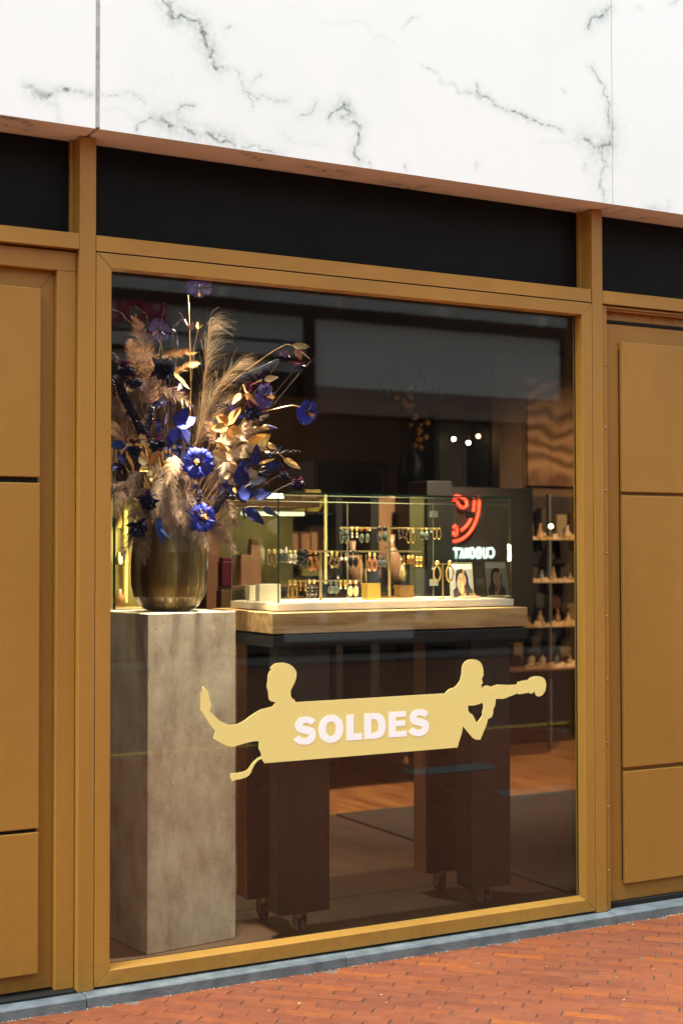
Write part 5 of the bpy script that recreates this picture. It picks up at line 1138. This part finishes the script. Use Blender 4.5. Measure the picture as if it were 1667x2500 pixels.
# ============================================================ GLASS CASE
CX0, CX1, CY0, CY1 = 2.452, 3.572, .262, .700
CB, CT = 1.2745, 1.742; BZ = 1.305
cs = thing('glass_case', 'green-edged glass jewellery case with white base on the oak table', 'display case', ((CX0+CX1)/2, (CY0+CY1)/2, CB))
bx('base', mat('white_base', (.72, .72, .68), .5), cs, CX0-.004, CX1+.004, CY0-.004, CY1+.004, CB, BZ-.0025, bev=.0015)
bx('base_lining', mat('cream_lining', (.78, .62, .46), .7), cs, CX0+.008, CX1-.008, CY0+.008, CY1-.008, BZ-.002, BZ)
e = .005
bx('front_pane', CASEGLASS, cs, CX0+.0052, CX1-.0052, CY0, CY0+e, BZ-.002, CT-.0055)
bx('back_pane', CASEGLASS, cs, CX0+.0052, CX1-.0052, CY1-e, CY1, BZ-.002, CT-.0055)
bx('side_pane', CASEGLASS, cs, CX0, CX0+e, CY0, CY1, BZ-.002, CT-.0055)
bx('side_pane', CASEGLASS, cs, CX1-e, CX1, CY0, CY1, BZ-.002, CT-.0055)
bx('top_pane', CASEGLASS, cs, CX0, CX1, CY0, CY1, CT-.005, CT)
w = .0011
m = MB()
m.box(CX0-.0006, CX0+.0055, CY0-.001, CY0-.0002, BZ, CT); m.box(CX1-.0055, CX1+.0006, CY0-.001, CY0-.0002, BZ, CT)
m.box(CX0+.0056, CX1-.0056, CY0-.001, CY0-.0002, CT-.0058, CT)
m.box(CX0-.001, CX0-.0003, CY0, CY1, CT-.0030, CT); m.box(CX1+.0003, CX1+.001, CY0, CY1, CT-.003, CT)
m.build('green_edges', GREENEDGE, cs)
m = MB(); PALE = mat('pale_glass_edge', (.42, .46, .33), .25)
m.box(CX0-.0008, CX0-.0002, CY1-.002, CY1, BZ, CT-.004); m.box(CX1-.003, CX1-.0055, CY1-.005, CY1-.0056, BZ, CT-.005)
sx = lambda px: xs(px, CY1-.01)
for px in (849, 1058): m.box(sx(px)-.0008, sx(px)+.0008, CY1-.0075, CY1-.0055, BZ, CT-.015)
m.box(CX0+.006, CX1-.006, CY1-.008, CY1-.0055, CT-.020, CT-.0165)
m.build('pane_joints', PALE, cs)
CLIP = mat('clip_metal', (.42, .44, .42), .4, metal=.3)
for px, py, mt in ((1059, 1255, CLIP), (1059, 1422, CLIP), (1147, 1257, mat('clip_dark', (.06, .06, .05), .5))):
    p = at(px, py, CY1-.012); bx('clip', mt, cs, p.x-.022, p.x+.022, CY1-.013, CY1-.0085, p.z-.015, p.z+.015)
# warm strip lamp inside the top of the case's back
# earring rack
RY = .43; RK = mat('rack_brass', (.46, .36, .16), .4, metal=.5)
def c3(x, y): return (540+x/3.733, 1180+y/3.733)
rk = thing('earring_rack', 'brass earring rack with three crossbars inside the glass case', 'earring rack', (2.95, RY, BZ+.001))
zT, zM, zB = at(940, 1288, RY).z, at(840, 1345, RY).z, at(790, 1417, RY).z
def X(px, Y=RY): return at(px, 1380, Y).x
bx('crossbar', RK, rk, X(830), X(1076), RY, RY+.006, zT-.006, zT+.002); bx('crossbar', RK, rk, X(652), X(1032), RY+.0065, RY+.0125, zM-.006, zM+.002)
bx('crossbar', RK, rk, X(702), X(878), RY, RY+.006, zB-.006, zB+.002)
bx('post', RK, rk, X(784), X(790), RY+.013, RY+.018, BZ+.001, zM+.002); bx('post', RK, rk, X(952), X(957), RY+.013, RY+.018, BZ+.001, zT+.002)
# earrings
EG = mat('earring_gold', (.95, .66, .22), .28, metal=.9); EB = mat('earring_brushed', (.85, .66, .28), .5, metal=.6)
EK = mat('earring_black', (.015, .012, .012), .3, coat=.3); EGN = mat('earring_green', (.03, .045, .03), .3, col2=(.3, .36, .28), vscale=300)
EAM = mat('earring_amber', (.55, .22, .04), .2, col2=(.25, .08, .01), vscale=120, coat=.5); ECR = mat('earring_crystal', (.85, .80, .68), .1, metal=.3, coat=1)
ESP = mat('earring_sparkle', (.62, .46, .28), .25, metal=.6, col2=(.22, .13, .06), vscale=260); ETO = mat('earring_tortoise', (.62, .38, .08), .25, col2=(.03, .018, .01), vscale=90)
EGR = mat('earring_grey', (.10, .12, .12), .3, coat=.3); ECP = mat('earring_copper', (.85, .42, .25), .3, metal=.8); ECM = mat('earring_cream', (.85, .62, .34), .35); EPE = mat('earring_pearl', (.9, .85, .78), .15, coat=1)
EHN = mat('earring_horn', (.60, .42, .15), .3, coat=.3); TAGM = mat('price_tag', (.85, .82, .78), .6)
rE = random.Random(9)
def torus(m, c, R1, R2, r, n=16, mi=0, ax=0.0, wobx=0):
    cs_, sn = math.cos(ax), math.sin(ax)
    pts = [Vector((c[0]+R1*math.cos(2*math.pi*k/n)*cs_, c[1]+R1*math.cos(2*math.pi*k/n)*sn, c[2]+R2*math.sin(2*math.pi*k/n))) for k in range(n+1)]
    m.tube(pts, r, 6, cap=False, m=mi)
def beads(m, c, R1, R2, r, n, jit=.15, mi=0):
    for k in range(n):
        a = rE.random()*6.283; m.ball((c[0]+R1*math.cos(a)+rE.gauss(0, R1*jit), c[1]+rE.gauss(0, .004), c[2]+R2*math.sin(a)+rE.gauss(0, R2*jit)), r, 6, 4, m=mi)
MM = 640*1.0
def earring(px, ytop, H, Wd, kind, lb, Y=RY-.008):
    p = at(px, ytop, Y); s_ = 1/(F/(1/1)/1)  # metres per photo pixel at that depth
    dist = (p-CAM).dot(fw); q = dist/F; h = H*q; w = Wd*q/.9; r = w/2
    t = thing('earring', lb, 'earring', p, 'earrings on display in the glass case'); x, y, z = p
    m1, m2 = MB(), MB(); a_, b_ = EG, EK
    if kind == 'ovalhoop': m1.ball((x, y, z-h*.14), h*.15, 10, 6, (.7, .4, 1)); beads(m2, (x, y, z-h*.63), r*.72, h*.32, .0024, 60); a_, b_ = EB, ESP
    elif kind == 'greenbead': m1.ball((x, y, z-h*.08), .003, 8, 5); beads(m2, (x, y, z-h*.55), r*.6, h*.36, .0028, 80); a_, b_ = EG, EGN
    elif kind == 'ovalcrystal': m1.ball((x, y, z-h*.2), h*.2, 10, 6, (.7, .4, 1)); m2.ball((x, y, z-h*.58), h*.12, 6, 4); m2.ball((x, y, z-h*.82), h*.14, 6, 4); a_, b_ = EB, ECR
    elif kind == 'amberdrop': m1.ball((x, y, z-h*.15), r*.8, 7, 4, (1, .6, .8)); m2.ball((x, y, z-h*.68), h*.30, 10, 7, (r*.9/(h*.3), .4, 1)); a_, b_ = EAM, EGN
    elif kind == 'blackoval': m1.box(x-r*.75, x+r*.75, y-.004, y+.004, z-h*.26, z+h*.02); m2.ball((x, y, z-h*.64), h*.34, 12, 7, (r*.95/(h*.34), .35, 1)); a_, b_ = EK, EK
    elif kind == 'greyoval': m1.box(x-r*.75, x+r*.75, y-.004, y+.004, z-h*.26, z+h*.02); m2.ball((x, y, z-h*.64), h*.34, 12, 7, (r*.95/(h*.34), .35, 1)); a_, b_ = EK, EGR
    elif kind == 'beadhoop': m1.ball((x, y, z), .003, 6, 4); beads(m2, (x, y, z-h*.48), r*.75, h*.42, .0035, 34, .06); a_, b_ = EG, mat('x', (.06, .03, .02), .3) if 'x' not in MATS else MATS['x']
    elif kind == 'hoop': m1.ball((x, y, z), .003, 6, 4); torus(m2, (x, y, z-h*.5), r*.85, h*.5, .0018, 20); a_, b_ = EG, EG
    elif kind == 'pear': m1.ball((x, y, z-h*.08), h*.09, 8, 5); m2.ball((x, y, z-h*.6), h*.36, 10, 7, (r*.9/(h*.36), .4, 1)); a_, b_ = EG, EGN
    elif kind == 'hex': m1.ball((x, y, z-h*.16), h*.15, 6, 4); m2.ball((x, y, z-h*.65), h*.34, 6, 4, (.8, .3, 1)); a_, b_ = ECR, EGR
    elif kind == 'sparkle': m1.ball((x, y, z-h*.1), h*.1, 8, 5); beads(m2, (x, y, z-h*.62), r*.6, h*.30, .003, 40); a_, b_ = EB, ECR
    elif kind == 'blackcluster': beads(m1, (x, y, z-h*.15), r*.5, h*.1, .0035, 30); beads(m2, (x, y, z-h*.60), r*.5, h*.28, .0038, 80, .4); a_, b_ = EK, EK
    elif kind == 'ambercluster': beads(m1, (x, y, z-h*.1), r*.3, h*.08, .003, 20); beads(m2, (x, y, z-h*.65), r*.7, h*.30, .0034, 80); a_, b_ = EAM, EAM
    elif kind == 'pearl': torus(m1, (x, y, z-h*.25), r*.4, h*.25, .001, 12); m2.ball((x, y, z-h*.75), h*.22, 10, 7); a_, b_ = EG, EPE
    elif kind == 'chain':
        for k in range(int(h/.004)): m1.ball((x+(k % 2)*.0012, y, z-k*.004), .0018, 5, 4)
        m2.ball((x, y, z-h-.003), .003, 6, 4); a_, b_ = EG, EG
    elif kind == 'copperhoop': m1.ball((x, y, z-h*.12), h*.13, 10, 6, (.7, .4, 1)); torus(m2, (x, y, z-h*.63), r*.62, h*.32, .0045, 16); a_, b_ = EB, ECP
    elif kind == 'gstud': m1.ball((x, y, z-h*.2), h*.22, 8, 6); beads(m2, (x, y, z-h*.7), r*.5, h*.2, .003, 26, .5); a_, b_ = EG, EAM
    elif kind == 'gcrystal': m1.ball((x, y, z-h*.25), h*.22, 6, 4); m2.ball((x, y, z-h*.74), h*.24, 6, 4, (.8, .6, 1)); a_, b_ = EG, EG
    elif kind == 'tortoise': torus(m1, (x, y, z-h*.14), r*.35, h*.13, .0028, 12); torus(m2, (x, y, z-h*.65), r*.7, h*.33, .0040, 18); a_, b_ = EG, ETO
    elif kind == 'stripe':
        m1.ball((x, y, z-h*.12), h*.13, 10, 6, (.8, .5, 1))
        for k in range(3): m1.tube([(x-r*.8, y-.006, z-h*(.45+.18*k)), (x+r*.8, y-.006, z-h*(.43+.18*k))], .0016, 5)
        m2.ball((x, y, z-h*.64), h*.36, 10, 7, (r*.95/(h*.36), .35, 1)); a_, b_ = EB, EK
    elif kind == 'disc': m1.ball((x, y, z-h*.2), h*.16, 10, 6, (1, .4, 1)); m2.ball((x, y, z-h*.68), h*.30, 12, 7, (1, .3, 1)); a_, b_ = EGR, EGR
    elif kind == 'hooppearl': torus(m1, (x, y, z-h*.25), r*.5, h*.25, .0035, 14); m2.ball((x, y, z-h*.72), h*.13, 8, 6); a_, b_ = EG, EPE
    elif kind == 'cream': m1.ball((x, y, z-h*.15), r*.7, 10, 6, (1, .6, .8)); m2.ball((x, y, z-h*.66), h*.34, 12, 8, (r*.95/(h*.34), .3, 1)); a_, b_ = ECP, ECM
    elif kind == 'horn': m1.ball((x, y, z-h*.1), h*.12, 10, 7); torus(m2, (x, y, z-h*.62), r*.78, h*.36, .0042, 24); a_, b_ = EG, EHN
    m1.build('stud', a_, t, smooth=True); m2.build('drop', b_, t, smooth=(kind not in ('hex',)))
PAIRS = [('greenbead',(1098,1145),400,150,48,'green speckled bead-drop earring on the top bar'),('ovalcrystal',(1192,1236),395,110,38,'gold oval crystal earring on the top bar'),('amberdrop',(1278,1330),398,148,48,'amber earring with dark oval drop on the top bar'),('greyoval',(1440,1490),398,150,46,'black square earring with grey oval drop on the top bar'),
 ('ovalhoop',(435,485),600,160,52,'gold oval and bead hoop earring, leftmost on the middle bar'),('hex',(548,590),600,125,50,'crystal earring with grey hexagon drop on the middle bar'),('sparkle',(628,674),612,120,40,'glittering champagne earring on the middle bar'),('blackcluster',(722,765),600,155,62,'jet black beaded cluster earring on the middle bar'),('ambercluster',(806,858),612,185,64,'large amber beaded hoop earring on the middle bar'),
 ('ovalhoop',(1008,1052),622,150,46,'bronze bead hoop earring right of the middle bar post'),('pearl',(1096,1134),635,70,26,'tiny gold earring with pearl on the middle bar'),('blackoval',(1178,1226),618,160,48,'black square earring with black oval drop on the middle bar'),('chain',(1276,1318),655,250,16,'long gold chain earring hanging from the middle bar'),('copperhoop',(1352,1398),634,170,52,'gold earring with ridged copper hoop on the middle bar'),('disc',(1440,1480),655,110,36,'small grey-green drop earring on the middle bar'),
 ('tortoise',(628,672),882,172,54,'tortoiseshell hoop earring, leftmost on the bottom bar'),('chain',(722,768),885,80,14,'short dark chain earring on the bottom bar'),('stripe',(802,846),875,172,60,'gold and black striped oval earring on the bottom bar'),('disc',(1000,1044),880,130,56,'slate disc earring on the bottom bar'),('hooppearl',(1088,1132),890,90,34,'small gold hoop earring with pearl on the bottom bar'),('cream',(1176,1226),882,150,52,'copper earring with cream oval drop, rightmost on the bottom bar')]
PAIR4 = [('beadhoop',(285,330),405,105,48,'dark brown beaded hoop earring on the top bar'),('hoop',(362,402),415,130,40,'slim gold hoop earring beside the beaded hoops'),('pear',(486,526),408,115,48,'dark green pear-shaped earring on the top bar'),('hoop',(600,640),410,100,44,'gold hoop earring at the right end of the top bar'),
 ('chain',(282,322),660,165,12,'thin gold chain earring near the right end of the middle bar'),('gstud',(362,398),655,80,38,'gold ball earring with brown beads on the middle bar'),('gcrystal',(440,474),660,105,34,'faceted gold earring, rightmost on the middle bar'),('horn',(622,738),705,190,84,'horn ring earring with gold stud on the small brass stand')]
for lst, cf in ((PAIRS, c3), (PAIR4, c4r)):
    for kind, xs2, yt, h, w_, lb in lst:
        for q, xx in enumerate(xs2):
            a, b = cf(xx, yt); earring(a, b, h/3.733, w_/3.733, kind, lb+(', left of pair', ', right of pair')[q], Y=RY-.010 if kind != 'horn' else .36)
# price tags
for (x, y), cf, lb in (((595,592),c3,'white price tag by the crystal earrings'),((972,655),c3,'white price tag by the bronze hoop earrings'),((1355,425),c3,'white price tag on the amber drop earrings'),((1065,860),c3,'white price tag sticking up from the bottom bar'),((405,445),c4r,'white price tag on the slim gold hoops'),((568,440),c4r,'white price tag by the gold hoops at the bar end'),((296,690),c4r,'white price tag on the thin gold chains'),((582,778),c4r,'white price tag hanging from the small brass stand')):
    p = at(*cf(x, y), RY-.02 if x != 582 else .35); m = MB(); M = Matrix.Translation(p) @ Matrix.Rotation(rE.uniform(-.6, .6), 4, 'Y')
    m.box(-.005, .005, -.0004, .0004, -.004, .004, M=M); m.tube([p+Vector((0, 0, .003)), p+Vector((.002, .008, .012))], .0003, 4)
    tag(m.build('price_tag', TAGM), lb, 'price tag', 'white price tags')
# small brass T stand
p = at(*c4r(680, 735), .365)
t = thing('brass_stand', 'small brass T-shaped earring stand beside the photo frame', 'stand', (p.x, .365, BZ))
bx('crossbar', RK, t, p.x-.026, p.x+.020, .362, .368, p.z-.003, p.z+.003); bx('post', RK, t, p.x-.003, p.x+.003, .3685, .3725, BZ+.005, p.z+.003); bx('foot', RK, t, p.x-.022, p.x+.022, .35, .39, BZ+.001, BZ+.0045)
# acrylic blocks, trays, boxes
ACR = mat('yellow_acrylic', (.75, .55, .06), .15, trans=.3, coat=.5); ACB = mat('amber_acrylic', (.45, .24, .05), .15, trans=.4, coat=.5); PINK = mat('pink_tray', (.80, .50, .38), .6); WBOX = mat('white_acrylic', (.80, .76, .62), .35)
def cbox(cf, x0, x1, yt, yb, Y, dpt, mt, name, lb, cat, z0=None):
    a, b = at(*cf(x0, yb), Y), at(*cf(x1, yt), Y); z0 = BZ+.001 if z0 is None else z0; h = max(.006, b.z-a.z)
    m = MB(); m.box(a.x, b.x, Y, Y+dpt, z0, z0+h); tag(m.build(name, mt, bev=.001), lb, cat)
cbox(c3, 1332, 1452, 915, 1068, .39, .05, ACR, 'acrylic_block', 'glowing yellow acrylic block in the middle of the case', 'display block')
cbox(c4r, 283, 410, 922, 1046, .45, .05, ACB, 'acrylic_block', 'amber acrylic block right of the rack post', 'display block')
cbox(c4r, 112, 282, 1020, 1046, .44, .06, ACB, 'acrylic_block', 'low amber acrylic block between the two taller ones', 'display block')
cbox(c4r, 115, 508, 1052, 1070, .33, .045, PINK, 'ring_tray', 'flat pink tray at the front of the case', 'tray')
cbox(c4r, 866, 1014, 1026, 1050, .33, .045, PINK, 'ring_block', 'pink block with gold rings right of the leaning photo frame', 'display block')
m = MB(); q = at(*c4r(945, 1020), .35)
for k in range(3): torus(m, (q.x-.012+k*.012, .35, q.z+.003), .005, .005, .001, 12)
tag(m.build('gold_rings', EG, smooth=True), 'gold rings lying on the pink block', 'rings')
cbox(c3, 350, 542, 925, 1080, .52, .04, WBOX, 'white_block', 'white acrylic block at the left of the case', 'display block')
cbox(c3, 258, 345, 930, 1066, .60, .04, WBOX, 'white_block', 'smaller white block behind the left white block', 'display block')
m = MB()
for (a0, a1) in ((1090, 1132), (1188, 1230)):
    a, b = at(*c3(a0, 1072), .37), at(*c3(a1, 1045), .37); m.box(a.x, b.x, .36, .372, BZ+.001, BZ+.008)
tag(m.build('earring_clips', mat('clear_clip', (.6, .45, .3), .3)), 'pair of small clear clips on the case floor under the bottom bar', 'clips')

# photo frames with a portrait
FRM = mat('brass_frame', (.85, .68, .28), .3, metal=.8)
PG = mat('print_grey', (.36, .37, .38), .5, var=.15, vscale=6); PW = mat('print_white', (.80, .79, .76), .5); HAIR = mat('print_hair', (.018, .012, .010), .5); SKIN = mat('print_skin', (.58, .33, .24), .5); SKD = mat('print_shade', (.34, .17, .12), .5); DRS = mat('print_dress', (.05, .035, .035), .5); LIP = mat('print_lip', (.40, .12, .10), .5)
def photo(px, py, Y, lean, yaw, flip, lb, scale=1.0):
    p = at(px, py, Y); Wf, Hf = .104*scale, .158*scale
    M = Matrix.Translation((p.x, Y, BZ+.0015)) @ Matrix.Rotation(R(yaw), 4, 'Z') @ Matrix.Rotation(R(-lean), 4, 'X')
    t = thing('photo_frame', lb, 'photo frame', (p.x, Y, BZ+.0015), 'brass photo frames'); b = .003
    m = MB(); m.box(-Wf/2, -Wf/2+b, -.003, .003, 0, Hf, M=M); m.box(Wf/2-b, Wf/2, -.003, .003, 0, Hf, M=M); m.box(-Wf/2+b, Wf/2-b, -.003, .003, 0, b, M=M); m.box(-Wf/2+b, Wf/2-b, -.003, .003, Hf-b, Hf, M=M)
    m.build('frame', FRM, t)
    m = MB(); m.box(-.004, .004, .0032, .004, 0, Hf*.8, M=M @ Matrix.Rotation(R(lean*1.9), 4, 'X')); m.build('easel_leg', FRM, t)
    m = MB(); wi, hi = Wf/2-b, Hf
    def poly(pts, lay, mi):
        pts = [((-x if flip else x)*wi, y*hi) for x, y in pts]
        n = len(pts); vs = [M @ Vector((x, -.0010-.0003*lay, z)) for x, z in pts]; c = M @ Vector((sum(a for a, _ in pts)/n, -.0010-.0003*lay, sum(z for _, z in pts)/n))
        m.add(vs+[c], [(i, (i+1) % n, n) for i in range(n)], mi)
    def el(cx, cy, rx, ry, n=20): return [(cx+rx*math.cos(2*math.pi*i/n), cy+ry*math.sin(2*math.pi*i/n)) for i in range(n)]
    m.box(-wi, wi, -.0009, .002, b, hi-b, M=M, m=0)
    poly([(-1, .81), (1, .81), (1, .97), (-1, .97)], 1, 1)
    poly([(-.3, .80), (.1, .83), (.45, .76), (.62, .6), (.66, .4), (.8, .28), (1, .2), (1, .03), (-.75, .03), (-.8, .2), (-.5, .3), (-.52, .55), (-.48, .7)], 2, 3)
    poly([(-.75, .03), (1, .03), (1, .2), (.7, .27), (.35, .22), (-.2, .2), (-.8, .2)], 3, 5)
    poly([(-.15, .30), (.30, .30), (.33, .18), (.05, .12), (-.2, .18)], 4, 6)
    poly(el(.05, .50, .36, .205), 5, 4)
    poly(el(-.10, .545, .07, .012, 10), 6, 3); poly(el(.22, .545, .07, .012, 10), 6, 3); poly([(-.2, .575), (-.02, .582), (-.02, .574), (-.2, .566)], 6, 3); poly([(.13, .582), (.32, .575), (.32, .566), (.13, .574)], 6, 3)
    poly([(.04, .54), (.08, .54), (.12, .46), (.0, .46)], 6, 6); poly(el(.06, .405, .11, .018, 12), 6, 7)
    poly([(-.36, .50), (-.26, .46), (-.1, .30), (.15, .18), (.42, .03), (.12, .03), (-.15, .12), (-.34, .26), (-.42, .38)], 7, 4)
    poly([(.08, .12), (.34, .13), (.4, .09), (.12, .08)], 8, 8)
    m.build('portrait', [PG, PW, PG, HAIR, SKIN, DRS, SKD, LIP, EG], t)
photo(1128, 1461, .40, 16, -22, False, 'brass photo frame with portrait of a dark-haired woman resting her hand on her cheek')
photo(1216, 1461, .52, 12, -8, True, 'mirrored copy of the photo frame, added as its reflection at the right case end')  # stands in for the first frame's reflection in the side pane

# ============================================================ OPPOSITE SIDE OF THE STREET (behind the camera; seen in the glass)
OY = 14.0
def oz(px, py): p = at(px, py, OY); return p.x, p.z
WH = mat('white_render', (.86, .88, .87), .75, var=.06, vscale=2); GR_ = mat('grey_band', (.62, .70, .72), .5, var=.08); DK = mat('dark_metal_trim', (.012, .012, .012), .5); SIGN = mat('sign_panel', (.56, .64, .62), .5, var=.06)
DGR = mat('dark_plinth', (.05, .055, .06), .6)
DWIN = mat('dark_shop_interior', (.02, .018, .018), .3); LETM = mat('magenta_letter', (.5, .0, .08), .5); BLIND = mat('pale_glazing', (.86, .93, .92), .35, coat=.5, var=.08, vscale=.5)
TAUPE = mat('taupe_awning', (.36, .27, .22), .8, var=.2, vscale=1)
def ob(name, mt, parent, x0, x1, z0, z1, dy0=0., dy1=.3, bev=0):
    m = MB(); m.box(x0, x1, -OY-dy1, -OY-dy0, z0, z1); return m.build(name, mt, parent, bev=bev)
t = thing('opposite_building', 'white shop building across the street with dark beams and a lettered sign', 'building', (9, -OY, 0))
ob('upper_wall', WH, t, -6, 26, 5.75, 8.2, 0, .4)
ob('window_band', GR_, t, -6, 26, 5.22, 5.749, .05, .4)
for k in range(16): ob('mullion', WH, t, -5+k*1.9, -4.9+k*1.9, 5.221, 5.748, -.02, .049)
ob('upper_beam', DK, t, -6, 14.6, 5.045, 5.2195, -.06, .4)
ob('beam', DK, t, -6, 9.61, 4.60, 4.66, -.03, .4); ob('beam', DK, t, -6, 9.61, 4.36, 4.42, -.04, .4)
ob('ledge', GR_, t, -6, 9.61, 4.4205, 4.5995, -.10, .4)
ob('sign_panel', SIGN, t, -6, 9.61, 4.661, 5.0445, -.02, .4)
ob('pillar', DK, t, 9.611, 9.80, 0, 5.0445, -.05, .4)
ob('glazing', BLIND, t, 9.801, 14.4, 4.02, 5.0445, .02, .1); ob('glazing', BLIND, t, 14.5, 26, 3.90, 5.219, .02, .1); ob('awning', TAUPE, t, 9.801, 14.4, 3.62, 4.0195, .0, .09); ob('awning', TAUPE, t, 14.5, 26, 3.5, 3.8995, .0, .09)
ob('corner_post', DK, t, 14.401, 14.499, 0, 5.2195, -.05, .4)
ob('soffit_band', GR_, t, -6, 9.61, 4.20, 4.359, .02, .4)
ob('shop_interior', DWIN, t, -6, 9.61, .45, 4.199, .10, .4); ob('shop_interior', DWIN, t, 9.801, 14.4, .45, 3.549, .10, .4); ob('shop_interior', DWIN, t, 14.5, 26, .45, 3.349, .1, .4)
ob('plinth', DGR, t, -6, 9.61, .05, .449, 0, .4); ob('plinth', DGR, t, 9.801, 14.4, .05, .449, 0, .4); ob('doorstep', GR_, t, xs(702, OY), xs(1005, OY), .20, .38, -.15, -.001); ob('plinth', DK, t, 14.5, 26, .0, .449, 0, .4)
for xx in (9.95, 10.85, 11.7): ob('white_pillar', WH, t, xx-.07, xx+.07, .45, 1.25, -.02, .099)
m = MB(); m.box(-6, 26, -OY-6, -OY-.45, 0, 8.2); m.build('building_body', WH, t)
def cR4(x, y): p = at(260+x/6.03, 690+y/6.03, OY); return p.x, p.z
def let(loops):
    m = MB(); m.prism([[cR4(*p) for p in lp] for lp in loops], lambda a, b: Vector((a, -OY+.10, b)), lambda a, b: Vector((a, -OY+.03, b))); m.build('sign_letter', LETM, t)
def e2(cx, cy, rx, ry, n=28): return [(cx+rx*math.cos(2*math.pi*i/n), cy+ry*math.sin(2*math.pi*i/n)) for i in range(n)]
let([[(190,245),(240,250),(240,575),(60,560),(60,515),(190,525)]])
let([e2(440, 415, 152, 172), e2(440, 415, 104, 120)])
let([[(640,278),(690,282),(690,415),(832,425),(832,292),(882,297),(882,612),(832,608),(832,470),(690,460),(690,600),(640,596)]])
# pavement strip across the street
m = MB(); m.box(-8, 28, -OY-.05, -OY+1.2, -.06, -.02); tag(m.build('far_pavement', mat('far_paving', (.10, .10, .10), .8, var=.15, vscale=3)), kind='structure')
# neighbouring buildings closing the street on both sides
for x0, x1, hh, lb in ((-26, -6.2, 9.5, 'plain grey building across the street, left neighbour'), (26.2, 44, 9, 'plain grey building across the street, right neighbour')):
    tt = thing('street_building', lb, 'building', ((x0+x1)/2, -OY-3, 0), 'neighbouring street buildings')
    m = MB(); m.box(x0, x1, -OY-6, -OY, 0, hh); m.build('wall', WH, tt); m = MB()
    for i in range(5):
        for j in range(3):
            xx = x0+1.5+i*(x1-x0-2)/5; m.box(xx, xx+1.4, -OY+.01, -OY+.05, .8+j*2.9, 2.5+j*2.9)
    m.build('windows', DWIN, tt)
